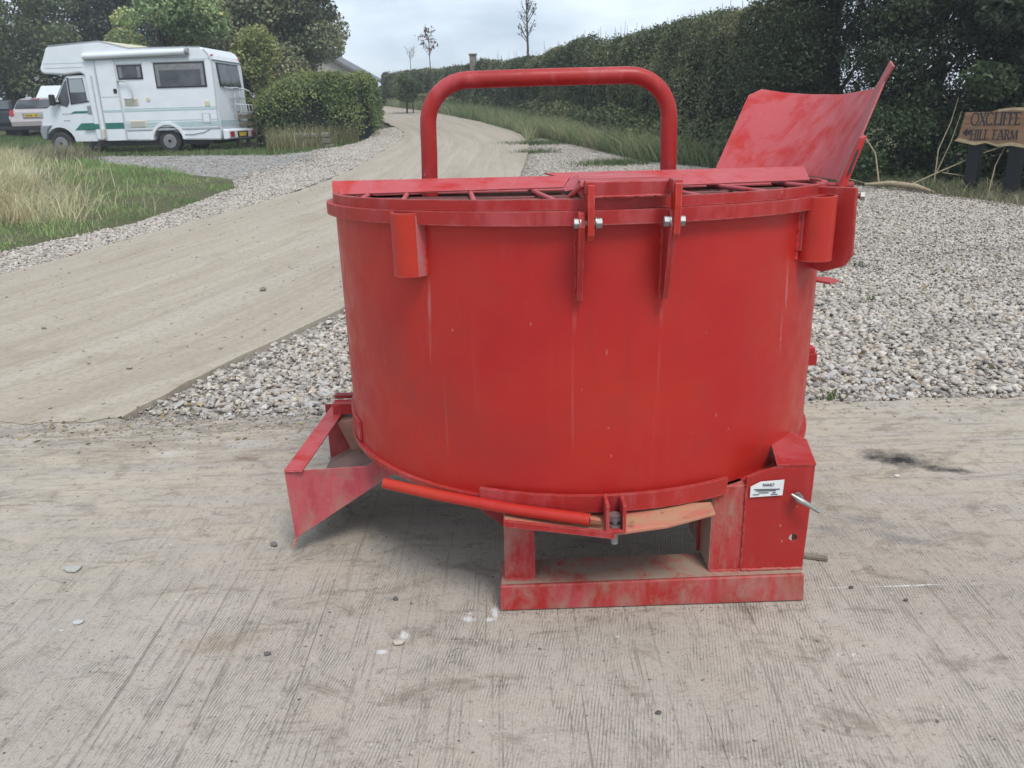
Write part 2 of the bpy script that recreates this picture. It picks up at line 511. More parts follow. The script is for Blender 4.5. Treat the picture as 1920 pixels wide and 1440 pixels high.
    for (cx, cy, rx, ry, ro, col, st) in (
            (1.70, 3.235, .20, .11, -.45, (.024, .021, .021), 1.0), (1.86, 3.11, .15, .045, -.25, (.035, .03, .03), .95),
            (1.39, 2.56, .17, .042, -.50, (.13, .135, .15), .5), (1.16, 2.63, .10, .04, -.5, (.14, .145, .16), .42), (1.30, 2.70, .2, .05, -.4, (.17, .17, .18), .35),
            (-1.62, 3.52, .13, .05, .1, (.56, .53, .50), .6), (-1.30, 3.62, .16, .06, .15, (.52, .49, .46), .45),
            (-1.25, 3.44, .08, .04, 0, (.15, .09, .07), .6), (-.9, 2.05, .16, .06, .2, (.25, .17, .11), .5)):
        c = g.mix(g.math('MULTIPLY', g.spot(o, cx, cy, rx, ry, ro, .9, w), st), c, col)
    for (cx, cy, rx, ry) in ((-.155, 2.135, .026, .017), (-.09, 2.13, .02, .012), (-.075, 2.165, .012, .04), (-.155, 2.165, .014, .006), (-.41, 1.985, .02, .014), (-.35, 2.06, .016, .03)):
        c = g.mix(g.math('MULTIPLY', g.spot(o, cx, cy, rx, ry, 0, .6, w2), .75), c, (.72, .71, .70))
    chw = g.rng(g.noise(g.map(o, (60, 60, 1)), 1.0, 4, .7), .40, .55)
    for (cx, rx, ry, st) in ((1.28, .155, .0045, .9), (1.045, .075, .004, .55), (1.52, .07, .003, .25)):
        c = g.mix(g.math('MULTIPLY', g.math('MULTIPLY', g.spot(o, cx, 2.252, rx, ry, .015, .5), chw), st), c, (.78, .78, .77))
    hgt = g.math('SUBTRACT', g.math('MULTIPLY', fine, .35), g.math('ADD', g.math('MULTIPLY', lines, .9), g.math('MULTIPLY', lines2, 1.2)))
    nm = g.bump(g.noise(o, 7, 6, .7), .18, .02, g.bump(g.math('SUBTRACT', hgt, g.math('MULTIPLY', pit, .8)), .8, .005))
    return g.done(c, .86, nm, 0, .3)
MAT['yard'] = yard_mat()

def road_mat():
    g = G('dusty_concrete_lane'); u = g.uv(); o = g.obj()
    tr = g.noise(g.map(u, (2.6, .14, 1)), 1.0, 7, .62, .12)
    c = g.mix(g.rng(tr, .33, .66), (.345, .292, .230), (.445, .388, .314))
    tr2 = g.noise(g.map(u, (11, .22, 1), (0, 0, .03), (3, 5, 0)), 1.0, 6, .62)
    c = g.mix(g.math('MULTIPLY', g.rng(tr2, .50, .74), .45), c, (.22, .175, .13))
    tr3 = g.noise(g.map(u, (1.7, .12, 1), loc=(9, 2, 0)), 1.0, 4, .5)
    c = g.mix(g.math('MULTIPLY', g.rng(tr3, .54, .70), .5), c, (.42, .375, .325))
    gr = g.noise(o, 26, 8, .72)
    c = g.mix(g.math('MULTIPLY', g.rng(gr, .47, .62), .50), c, (.25, .208, .16))
    bl = g.noise(g.map(u, (1.2, .7, 1), loc=(2, 7, 0)), 1.2, 8, .7, .6)
    c = g.mix(g.math('MULTIPLY', g.rng(bl, .54, .68), .5), c, (.27, .222, .17))
    v = g.n("TexVoronoi", None, Vector=o, Scale=13.0)
    pk = g.n("SeparateColor", None, i0=v.outputs["Color"])
    sp = g.math('MULTIPLY', g.rng(v.outputs["Distance"], .22, .14), g.rng(pk.outputs[0], .90, .92))
    c = g.mix(g.math('MULTIPLY', sp, .75), c, (.11, .09, .075))
    nm = g.bump(g.noise(o, 55, 5, .7), .25, .006, g.bump(tr2, .15, .02))
    return g.done(c, .9, nm, 0, .25)
MAT['road'] = road_mat()

def ground_mat(name, a, b, c2, sc=3.0):
    g = G(name); o = g.obj()
    c = g.mix(g.rng(g.noise(o, sc, 7, .65), .35, .65), a, b)
    c = g.mix(g.rng(g.noise(o, sc * 6, 6, .7), .52, .68), c, c2)
    return g.done(c, .95, g.bump(g.noise(o, sc * 14, 5, .7), .5, .03), 0, .2)
MAT['soil'] = ground_mat('earth_and_turf', (.075, .085, .04), (.11, .10, .055), (.14, .12, .075))
MAT['gravelbed'] = ground_mat('grit_bed', (.29, .265, .235), (.38, .35, .31), (.17, .15, .125), 6)
MAT['parkbed'] = ground_mat('trodden_stone_dust', (.25, .24, .235), (.34, .325, .31), (.17, .165, .15), 2.0)

def attr_mat(name, rough=.8, trans=0.0, spec=.3, bump=0.0):
    g = G(name)
    a = g.n("Attribute", dict(attribute_name="Col")).outputs["Color"]
    col = a
    if bump:
        o = g.obj()
        col = g.mix(g.math('MULTIPLY', g.rng(g.noise(o, 60, 5, .7), .4, .65), .35), a, (.20, .18, .155))
    m = g.done(col, rough, g.bump(g.noise(g.obj(), 120, 4), .4, .004) if bump else None, 0, spec)
    if trans:
        t = g.n("BsdfTranslucent", None, Color=a)
        mx_ = g.n("MixShader", None, Fac=trans)
        g.nt.links.new(g.p.outputs[0], mx_.inputs[1]); g.nt.links.new(t.outputs[0], mx_.inputs[2])
        g.nt.links.new(mx_.outputs[0], g.out.inputs[0])
    return m
MAT['stone'] = attr_mat('limestone_chippings', .85, 0, .3, .4)
MAT['leaf'] = attr_mat('leaf', .5, .30, .32)
MAT['grass'] = attr_mat('grass_blade', .6, .32, .25)
MAT['bark'] = simple('bark', (.075, .062, .048), .9, 0, .4, 14, .5)
MAT['twig'] = simple('dark_twigs', (.030, .030, .022), .95, 0, .5, 9, .6, .1)
MAT['drystem'] = simple('dry_stem', (.36, .29, .19), .8, 0, .25, 20)

# ------------------------------------------------------------------ ground, lane, yard
def terrain():
    xs = np.r_[np.linspace(-400, -40, 10), np.linspace(-36, 36, 145), np.linspace(40, 400, 10)]
    ys = np.r_[np.linspace(-60, -8, 8), np.linspace(-6, 66, 145), np.linspace(72, 700, 16)]
    X, Y = np.meshgrid(xs, ys)
    Z = hh(X, Y) - .11
    P = np.c_[X.ravel(), Y.ravel()]
    bank = inpoly(P, GRASS_POLY).reshape(X.shape)
    Z = Z + bank * .05 + mound(X, Y)
    n, m = len(xs), len(ys)
    i = np.arange((m - 1) * n).reshape(m - 1, n)[:, :-1].ravel()
    F = np.c_[i, i + 1, i + n + 1, i + n]
    o = raw_mesh('ground', np.c_[X.ravel(), Y.ravel(), Z.ravel()], F, MAT['soil'], smooth=True)
    tag(o, kind='structure')
GRASS_POLY = [(-6.35, 9.2), (-5.75, 10.6), (-5.3, 11.6), (-5.15, 13.2), (-5.05, 15.3), (-5.6, 16.8), (-7.2, 18.2), (-10, 20.4), (-13.5, 22.2), (-22, 24), (-22, 8.5)]
def mound(x, y):
    x = np.asarray(x, float); y = np.asarray(y, float)
    return .38 * np.exp(-((x + 10.6) / 2.4) ** 2 - ((y - 16.4) / 3.6) ** 2)
terrain()

LANE_L = [(-6.75, 4.031), (-6.3, 5.2), (-5.36, 8.37), (-4.68, 10.88), (-3.95, 13.31), (-3.55, 15.3), (-3.34, 17.5), (-3.3, 20.0), (-3.25, 22.4), (-3.22, 24.74), (-3.30, 27.0), (-3.62, 29.6), (-4.25, 32.6), (-5.6, 38.0), (-7.9, 45.0), (-11.5, 54.0), (-17, 66)]
LANE_R = [(-2.11, 4.031), (-1.93, 4.79), (-1.40, 6.45), (-.95, 8.9), (-.5, 11.5), (-.05, 14.1), (.26, 15.8), (.43, 18.2), (.55, 20.6), (.64, 22.6), (.62, 24.4), (.52, 26.6), (.24, 28.7), (-1.02, 34.7), (-4.0, 45.6), (-7.9, 56), (-13, 68)]
def lane():
    Lp, Rp = [], []
    for i in range(len(LANE_L) - 1):
        for t in np.linspace(0, 1, 9)[:-1]:
            Lp.append(np.array(LANE_L[i]) * (1 - t) + np.array(LANE_L[i + 1]) * t)
            Rp.append(np.array(LANE_R[i]) * (1 - t) + np.array(LANE_R[i + 1]) * t)
    nx = 60
    V, F, UV = [], [], []
    s = 0
    for i, (a, b) in enumerate(zip(Lp, Rp)):
        if i: s += np.linalg.norm((a + b) / 2 - (Lp[i - 1] + Rp[i - 1]) / 2)
        wd = np.linalg.norm(b - a)
        if i:
            a = a + np.array([.035 * math.sin(i * 2.1) + .02 * math.sin(i * 5.3), 0]); b = b + np.array([.006 * math.sin(i * 1.7 + 1) + .005 * math.sin(i * 4.9), 0])
        row = [(a[0], a[1], -.12, 0)] + [(*(a * (1 - t) + b * t), .012 * math.sin(t * math.pi), t * wd) for t in np.linspace(0, 1, nx)] + [(b[0], b[1], -.12, wd)]
        if i == 0:   # dirt dragged a little way over the yard slab
            row = [(x, y - .03 - .025 * math.sin(x * 7) - .02 * math.sin(x * 19 + 1) - .012 * math.sin(x * 41), (-.001 if dz > -.1 else dz), uu) for (x, y, dz, uu) in row]
        for (x, y, dz, uu) in row:
            V.append((x, y, h1(x, y) + dz + .004)); UV.append((uu, s))
    k = nx + 2
    for i in range(len(Lp) - 1):
        for j in range(k - 1):
            F.append((i * k + j, i * k + j + 1, (i + 1) * k + j + 1, (i + 1) * k + j))
    me = bpy.data.meshes.new('lane')
    me.from_pydata(V, [], F)
    ul = me.uv_layers.new(name='UVMap')
    for lp in me.loops: ul.data[lp.index].uv = UV[lp.vertex_index]
    me.materials.append(MAT['road'])
    o = bpy.data.objects.new('lane', me); COL.objects.link(o)
    tag(o, 'pale dusty concrete farm lane curving uphill', kind='structure')
lane()

def yard():
    xs = np.linspace(-6.75, 12, 240)
    e = 3.98 + .018 * np.sin(xs * 9) + .02 * np.sin(xs * 23 + 1) + .012 * np.sin(xs * 57)
    e = np.where(xs < -2.1, 4.03, e)
    pts = [(-30, -14), (30, -14), (30, 4.0)] + [(x, y) for x, y in zip(xs[::-1], e[::-1])] + [(-30, 4.03)]
    m = MB()
    m.prism([(x, y, -.12) for x, y in pts], (0, 0, .12))
    o = m.build('concrete_yard', MAT['yard'])
    tag(o, 'brushed grey concrete yard in the foreground', kind='structure')
yard()

# ---- gravel
def bed(name, poly, m, dz, step=.5, label=None):
    a = np.array(poly); lo, hi = a.min(0), a.max(0)
    b = bmesh.new()
    vs = [b.verts.new((x, y, 0)) for x, y in poly]
    b.faces.new(vs)
    for ax in (0, 1):
        for c in np.arange(lo[ax] + step, hi[ax], step):
            no = [0, 0, 0]; no[ax] = 1; co = [0, 0, 0]; co[ax] = c
            bmesh.ops.bisect_plane(b, geom=b.verts[:] + b.edges[:] + b.faces[:], plane_co=co, plane_no=no)
    for v in b.verts: v.co.z = h1(v.co.x, v.co.y) + dz
    bmesh.ops.recalc_face_normals(b, faces=b.faces)
    me = bpy.data.meshes.new(name); b.to_mesh(me); b.free()
    me.materials.append(m)
    o = bpy.data.objects.new(name, me); COL.objects.link(o)
    tag(o, label, kind='structure')
    return o
HEDGE_FOOT = [(.62, 26.5), (1.2, 25.0), (2.1, 21.7), (2.95, 18.1), (3.85, 16.8), (5.7, 13.5), (6.35, 12.8), (6.7, 11.8), (7.2, 10.9), (8.2, 9.6), (9.5, 7.5), (11.5, 4.6)]
GR_R = [(-2.10, 4.0), (-1.93, 4.79), (-1.40, 6.45), (-.95, 8.9), (-.05, 14.1), (.26, 15.8), (.43, 18.2), (.62, 22.6), (.62, 24.4)] + HEDGE_FOOT + [(12, 3.95)]
GR_L = [(-6.9, 4.0), (-6.3, 5.2), (-5.36, 8.37), (-4.68, 10.88), (-3.95, 13.31), (-3.34, 17.5), (-3.3, 20.0), (-3.22, 24.74), (-3.30, 27.0), (-3.62, 29.6), (-4.25, 32.6), (-4.9, 31), (-4.4, 27), (-4.45, 25.4), (-4.75, 24.0), (-6.1, 22.0), (-8.5, 22.2), (-13, 23.0), (-13.5, 22.2), (-10, 20.4), (-7.2, 18.2), (-5.6, 16.8), (-5.05, 15.3), (-5.15, 13.2), (-5.3, 11.6), (-5.75, 10.6), (-6.35, 9.2), (-8.5, 8.0), (-12, 4.0)]
bed('grass_verge', GRASS_POLY, MAT['soil'], -.022, label='grassy bank left of the lane')
bed_r = bed('gravel_bed', GR_R, MAT['gravelbed'], -.035, label='grey gravel bed between the concrete yard, the lane and the hedge')
bed_l = bed('gravel_verge', GR_L, MAT['parkbed'], -.03, label='stony gravel verge and parking along the left of the lane')

t_ = (1 + 5 ** .5) / 2
ICO_V = np.array([(-1, t_, 0), (1, t_, 0), (-1, -t_, 0), (1, -t_, 0), (0, -1, t_), (0, 1, t_), (0, -1, -t_), (0, 1, -t_), (t_, 0, -1), (t_, 0, 1), (-t_, 0, -1), (-t_, 0, 1)]) / 1.902
ICO_F = np.array([(0, 11, 5), (0, 5, 1), (0, 1, 7), (0, 7, 10), (0, 10, 11), (1, 5, 9), (5, 11, 4), (11, 10, 2), (10, 7, 6), (7, 1, 8), (3, 9, 4), (3, 4, 2), (3, 2, 6), (3, 6, 8), (3, 8, 9), (4, 9, 5), (2, 4, 11), (6, 2, 10), (8, 6, 7), (9, 8, 1)])
OCT_V = np.array([(1, 0, 0), (0, 1, 0), (-1, 0, 0), (0, -1, 0), (0, 0, 1), (0, 0, -1)], float)
OCT_F = np.array([(0, 1, 4), (1, 2, 4), (2, 3, 4), (3, 0, 4), (1, 0, 5), (2, 1, 5), (3, 2, 5), (0, 3, 5)])
STONE_COLS = np.array([(.52, .495, .46), (.44, .415, .385), (.58, .56, .535), (.35, .325, .30), (.46, .40, .335), (.50, .455, .43), (.40, .385, .375), (.27, .25, .235)])
def rand_rot(n):
    q = rng.normal(size=(n, 4)); q /= np.linalg.norm(q, axis=1)[:, None]
    w, x, y, z = q.T
    return np.stack([np.stack([1 - 2 * (y * y + z * z), 2 * (x * y - z * w), 2 * (x * z + y * w)], -1),
                     np.stack([2 * (x * y + z * w), 1 - 2 * (x * x + z * z), 2 * (y * z - x * w)], -1),
                     np.stack([2 * (x * z - y * w), 2 * (y * z + x * w), 1 - 2 * (x * x + y * y)], -1)], 1)
def stone_verts(n, rad, BV):
    k = len(BV)
    v = BV[None] * (1 + rng.uniform(-.42, .42, (n, k, 1)))
    v = v * rng.uniform([.75, .55, .42], [1.25, 1.0, .72], (n, 3))[:, None, :]
    tilt = rand_rot(n)
    # lie roughly flat: yaw freely, tilt a little
    yaw = rng.uniform(0, 2 * np.pi, n); c, s = np.cos(yaw), np.sin(yaw); z0 = np.zeros(n); o1 = np.ones(n)
    Rz = np.stack([np.stack([c, -s, z0], -1), np.stack([s, c, z0], -1), np.stack([z0, z0, o1], -1)], 1)
    a = rng.normal(0, .38, n); c, s = np.cos(a), np.sin(a)
    Rx = np.stack([np.stack([o1, z0, z0], -1), np.stack([z0, c, -s], -1), np.stack([z0, s, c], -1)], 1)
    v = np.einsum('nij,nkj->nki', Rz @ Rx, v)
    return v * rad[:, None, None]
def stones(name, P2, rad, zoff, parent, ico=True, dark=0.0, label=None):
    n = len(P2)
    BV, BF = (ICO_V, ICO_F) if ico else (OCT_V, OCT_F)
    v = stone_verts(n, rad, BV)
    z = hh(P2[:, 0], P2[:, 1]) + zoff + rad * rng.uniform(-.1, .5, n)
    v += np.c_[P2, z][:, None, :]
    ci = rng.choice(len(STONE_COLS), n, p=[.2, .18, .14, .13, .1, .12, .08, .05])
    col = STONE_COLS[ci] * rng.uniform(.84, 1.10, (n, 1)) * (1 - dark) * (1 - .16 * np.clip(wob(P2, 2.2, 2), 0, 1))[:, None] * np.array([1.08, 1.03, .96])
    F = (BF[None] + (np.arange(n) * len(BV))[:, None, None]).reshape(-1, 3)
    o = raw_mesh(name, v.reshape(-1, 3), F, MAT['stone'], np.repeat(col, len(BV), 0), parent)
    o["kind"] = "stuff"
    if label: o["label"] = label
    return o
def in_view(P, margin=.06):
    """keep what stands within the photograph's angle of view (plus a step to the side)"""
    return (np.abs(P[:, 0]) < (.66 + margin) * P[:, 1] + .5)

pr = sample_poly(GR_R, 210000)
pr = pr[in_view(pr, .34)]
d = np.hypot(pr[:, 0], pr[:, 1])
keep = rng.uniform(size=len(pr)) < np.clip(1.25 - d / 26, .35, 1)
pr, d = pr[keep], d[keep]
# thinner and dirtier towards the concrete edge, and in old ruts
ed = pr[:, 1] - 4.0
keep = (rng.uniform(size=len(pr)) < np.clip(.45 + ed * 3.0, 0, 1))
dlane = np.interp(pr[:, 1], [p[1] for p in LANE_R], [p[0] for p in LANE_R])
keep &= rng.uniform(size=len(pr)) < np.clip((pr[:, 0] - dlane) * 2.2 + .15, 0, 1)
pr, d = pr[keep], d[keep]
near = d < 7.5
r_n = rng.uniform(.009, .023, near.sum()) * rng.choice([1, 1.0, 1.35], near.sum())
r_f = rng.uniform(.015, .028, (~near).sum())
# the stones that show largest are objects of their own
pn = pr[near]
order = np.argsort(np.hypot(pn[:, 0], pn[:, 1]) - r_n * 60)
vis = [i for i in order if (pn[i, 0] < -.92 or pn[i, 0] > 1.5)]
single = np.array(vis[:300])
protos = []
for k in range(14):
    v = stone_verts(1, np.array([1.0]), ICO_V)[0]
    me = bpy.data.meshes.new('stone')
    me.from_pydata(v.tolist(), [], ICO_F.tolist())
    at = me.color_attributes.new("Col", 'FLOAT_COLOR', 'POINT')
    cc = STONE_COLS[k % len(STONE_COLS)] * random.uniform(.88, 1.1)
    for i in range(len(v)): at.data[i].color = (*cc, 1)
    me.materials.append(MAT['stone'])
    protos.append(me)
for i in single:
    o = bpy.data.objects.new('stone', random.choice(protos))
    r = float(r_n[i])
    o.scale = (r, r, r)
    o.rotation_euler = (random.gauss(0, .2), random.gauss(0, .2), random.uniform(0, 6.28))
    o.location = (float(pn[i, 0]), float(pn[i, 1]), h1(*pn[i]) - .03 + r * random.uniform(.2, .7))
    o.parent = bed_r
    COL.objects.link(o)
rest = np.ones(len(pn), bool); rest[single] = False
stones('gravel', pn[rest], r_n[rest], -.024, bed_r)
stones('gravel', pr[~near], r_f, -.027, bed_r, False)
# a fine layer of chips between the stones, spilling on to the concrete edge
ch = sample_poly([(-2.3, 3.62), (12, 3.64), (12, 5.6), (-1.7, 5.6)], 30000)
ch = ch[in_view(ch)]
ch = ch[rng.uniform(size=len(ch)) < np.exp(-np.maximum(0, 4.0 - ch[:, 1]) * 11)]
ch = ch[ch[:, 0] > -2.12 + (ch[:, 1] - 4).clip(0) * .29 - .02]
zc = np.where(ch[:, 1] > 3.99, -.025, .0)
stones('gravel', ch, rng.uniform(.004, .013, len(ch)), zc, bed_r, False, .12)
pl = sample_poly(GR_L, 85000)
pl = pl[in_view(pl)]
dl = np.hypot(pl[:, 0], pl[:, 1])
lx = np.interp(pl[:, 1], [p[1] for p in LANE_L], [p[0] for p in LANE_L])
off = lx - pl[:, 0]                      # metres left of the lane
bright = np.clip(1.45 - off * .62 + wob(pl, 1.3) * .5, .05, 1)
keep = (rng.uniform(size=len(pl)) < bright) & (off > .02)
pl, dl = pl[keep], dl[keep]
stones('gravel', pl[dl < 14], rng.uniform(.013, .028, (dl < 14).sum()), -.015, bed_l)
stones('gravel', pl[dl >= 14], rng.uniform(.018, .034, (dl >= 14).sum()), -.015, bed_l, False)

# ------------------------------------------------------------------ vegetation builders
def leaf_object(name, P, size, out, cols, parent=None, bias=.9, aspect=.55, droop=0.0, mat='leaf'):
    n = len(P)
    nr = rng.normal(size=(n, 3)) * .75 + out * bias
    nr /= np.linalg.norm(nr, axis=1)[:, None] + 1e-9
    t = rng.normal(size=(n, 3)); t[:, 2] -= droop
    t -= nr * (t * nr).sum(1)[:, None]
    t /= np.linalg.norm(t, axis=1)[:, None] + 1e-9
    b = np.cross(nr, t)
    l = (size * rng.uniform(.65, 1.35, n))[:, None]
    w = l * aspect
    fold = nr * l * rng.uniform(.02, .16, (n, 1))
    V = np.stack([P - t * l * .5, P + b * w * .5 + fold, P + t * l * .5 - nr * l * .1, P - b * w * .5 + fold], 1).reshape(-1, 3)
    i = np.arange(n) * 4
    F = np.stack([np.c_[i, i + 1, i + 2], np.c_[i, i + 2, i + 3]], 1).reshape(-1, 3)
    return raw_mesh(name, V, F, MAT[mat], np.repeat(cols, 4, 0), parent)

def leaf_cols(n, palette, P=None, scale=1.2, spread=.25, mixw=.6):
    pal = np.array(palette)
    k = len(pal)
    if P is None: w = rng.uniform(0, k - 1, n)
    else: w = (np.clip(wob(P, scale, 3) * mixw + .5 + rng.normal(0, .28, n), 0, 1)) * (k - 1)
    i = np.clip(w.astype(int), 0, k - 2) if k > 1 else np.zeros(n, int)
    f = (w - i)[:, None]
    c = pal[i] * (1 - f) + pal[np.minimum(i + 1, k - 1)] * f
    c = (c * .85 + c.mean(1, keepdims=True) * .15) * np.array([1.40, 1.46, 1.30])
    return np.clip(c * rng.uniform(1 - spread, 1 + spread, (n, 1)), 0, 1)

def blades(name, P2, height, width, cols, lean=.35, dz=-.03, label=None, wind=(0, 0), zf=None):
    n = len(P2)
    z = hh(P2[:, 0], P2[:, 1]) + dz + mound(P2[:, 0], P2[:, 1])
    yaw = rng.uniform(0, 2 * np.pi, n)
    b = np.c_[np.cos(yaw), np.sin(yaw), np.zeros(n)] * (width * .5)[:, None]
    ld = rng.uniform(0, 2 * np.pi, n); la = height * lean * rng.uniform(.2, 1.6, n)
    dv = np.c_[np.cos(ld) * la + wind[0] * height, np.sin(ld) * la + wind[1] * height, np.zeros(n)]
    B = np.c_[P2, z]
    mid = B + dv * .35 + np.c_[np.zeros((n, 2)), height * .6]
    tip = B + dv + np.c_[np.zeros((n, 2)), height * rng.uniform(.8, 1.05, n)]
    V = np.stack([B - b, B + b, mid - b * .75, mid + b * .75, tip], 1).reshape(-1, 3)
    i = np.arange(n) * 5
    F = np.stack([np.c_[i, i + 1, i + 3], np.c_[i, i + 3, i + 2], np.c_[i + 2, i + 3, i + 4]], 1).reshape(-1, 3)
    o = raw_mesh(name, V, F, MAT['grass'], np.repeat(cols, 5, 0))
    o["kind"] = "stuff"
    if label: o["label"] = label
    return o

GREENS = [(.035, .060, .020), (.055, .090, .028), (.085, .125, .038)]
STRAW = [(.20, .17, .085), (.30, .245, .135), (.40, .33, .20)]
def gcols(P2, palette, sc=1.5): return leaf_cols(len(P2), palette, P2, sc) * np.array([.84, .90, .92])

# left bank: short green grass, paler tips, then long dry grass
p = sample_poly(GRASS_POLY, 90000); p = p[in_view(p, .12)]
edge = np.abs(wob(p, 2.2)) * .0
hgt = rng.uniform(.04, .16, len(p)) * (.85 + .75 * wob(p, 2.1, 5))
blades('grass', p, np.clip(hgt, .04, .26), rng.uniform(.006, .014, len(p)), gcols(p, [(.135, .205, .060), (.20, .29, .082), (.28, .37, .11), (.38, .37, .18)]), .7, -.07, 'short green grass on the bank left of the lane')
pd = sample_poly(GRASS_POLY, 60000); pd = pd[in_view(pd, .12)]
ed_ = pd[:, 0] + .63 * pd[:, 1]                 # metres in from the western end of the bank
ww = np.exp(-(np.clip(ed_ - .1, 0, 9) / 1.15) ** 2) * np.clip((pd[:, 1] - 11.2) / 1.5, 0, 1)
clump = np.clip(.6 + wob(pd, 2.6, 4) * .7, .05, 1)
w = ww * clump * 1.1 + .05 * np.clip((-pd[:, 0] - 6.4) / 2, 0, 1) * (wob(pd, 1.2, 2) > .15)
k_ = rng.uniform(size=len(pd)) < w
pd, ww, clump = pd[k_], ww[k_], clump[k_]
blades('dry_grass', pd, rng.uniform(.14, .32, len(pd)) + .40 * ww * clump * rng.uniform(.5, 1, len(pd)), rng.uniform(.006, .013, len(pd)), gcols(pd, [(.24, .20, .10), (.46, .34, .20), (.66, .49, .32), (.74, .58, .41)]), .6, -.07, 'long dry straw coloured grass at the left edge', (.16, -.06))
ye = rng.uniform(11.8, 19.5, 15000)
pe = np.c_[-.632 * ye + rng.exponential(.55, len(ye)) - .35 - .25 * (ye > 16), ye]
pe = pe[(rng.uniform(size=len(pe)) < np.clip(.45 + wob(pe, 2.8, 6), .06, 1)) & inpoly(pe, GRASS_POLY)]
blades('dry_grass', pe, rng.uniform(.28, .62, len(pe)) * np.clip(.75 + .5 * wob(pe, 2.2, 9), .4, 1.2), rng.uniform(.007, .014, len(pe)), gcols(pe, [(.34, .26, .15), (.58, .44, .28), (.72, .56, .39)]), .7, -.07, 'tall clump of bleached dry grass at the far left edge', (.25, -.08))
sd_ = pd[rng.uniform(size=len(pd)) < .05]
# grass under and around the motorhome, along the foot of the clipped hedge
RVG = [(-17, 22.6), (-13.2, 22.6), (-10.5, 23.0), (-8.2, 22.7), (-6.4, 21.9), (-5.0, 23.6), (-4.5, 25.2), (-4.5, 27), (-5.5, 28), (-18, 34), (-24, 34)]
p = sample_poly(RVG, 42000); p = p[in_view(p, .1)]
blades('grass', p, rng.uniform(.05, .20, len(p)), rng.uniform(.010, .022, len(p)), gcols(p, [(.07, .115, .035), (.115, .17, .052), (.20, .21, .09)]), .6, -.1, 'grass under the parked motorhome')
p = sample_poly([(-6.6, 23.1), (-5.3, 24.2), (-4.6, 26.3), (-4.9, 26.8), (-7.0, 25.0)], 2600)
blades('dry_grass', p, rng.uniform(.3, .85, len(p)), rng.uniform(.010, .018, len(p)), gcols(p, [(.14, .14, .06), (.26, .215, .11), (.36, .29, .17)]), .3, -.1, 'dry grass stalks at the foot of the clipped hedge')
# right bank below the hedge
FOOT_IN = [(x + .95, y + .75) for x, y in HEDGE_FOOT]
bankp = HEDGE_FOOT[:8] + FOOT_IN[:8][::-1]
farb = [(.62, 24.4), (.62, 26.5), (.24, 28.7), (-1.02, 34.7), (-4.0, 45.6), (-7.9, 56), (-6.2, 57), (-2.2, 46.3), (.6, 36.0), (1.6, 30.2), (2.0, 26.2)]
p = np.r_[sample_poly(bankp, 26000), sample_poly(farb, 26000)]
p = p[(p[:, 0] < 4.2) | (rng.uniform(size=len(p)) < .35)]
blades('grass', p, rng.uniform(.18, .75, len(p)) * np.where(p[:, 0] > 4.4, .42, 1), rng.uniform(.010, .024, len(p)), gcols(p, [(.115, .14, .066), (.17, .20, .09), (.25, .25, .13), (.36, .30, .18)], 1.1), .7, -.08, 'rough grass bank under the long hedge on the right')
p = sample_poly([(6.3, 12.4), (6.9, 11.0), (8.6, 9.2), (9.6, 9.8), (7.9, 12.2), (6.9, 13.2), (5.9, 13.9), (5.6, 13.6)], 7000)
blades('dry_grass', p, rng.uniform(.06, .22, len(p)), rng.uniform(.004, .009, len(p)), gcols(p, [(.13, .11, .07), (.24, .195, .13), (.34, .28, .19)]), 1.1, -.05, 'matted dry grass round the foot of the sign posts')
p = np.array([-11.45, 20.9]) + rng.normal(size=(1300, 2)) * [.42, .45]
blades('dry_grass', p, rng.uniform(.3, .62, len(p)), rng.uniform(.012, .026, len(p)), gcols(p, [(.20, .16, .10), (.30, .24, .16), (.42, .35, .24)]), .45, -.1, 'tall seeding grass in front of the front wheel of the motorhome', (.2, 0))
# weeds in the gravel
for (cx, cy, rx, n_) in ((2.35, 17.6, .42, 1500), (.95, 23.2, .55, 1400), (.75, 20.6, .3, 500), (2.9, 6.3, .03, 16), (1.72, 4.06, .035, 24), (3.4, 7.7, .05, 26)):
    p = np.array([cx, cy]) + rng.normal(size=(n_, 2)) * rx * [1, .5]
    blades('weed_tuft', p, rng.uniform(.03, .12, n_) * (1 if rx < .2 else 1.5), rng.uniform(.006, .014, n_), gcols(p, [(.06, .09, .03), (.11, .14, .05)]), .8, -.04, 'green weeds growing through the gravel')

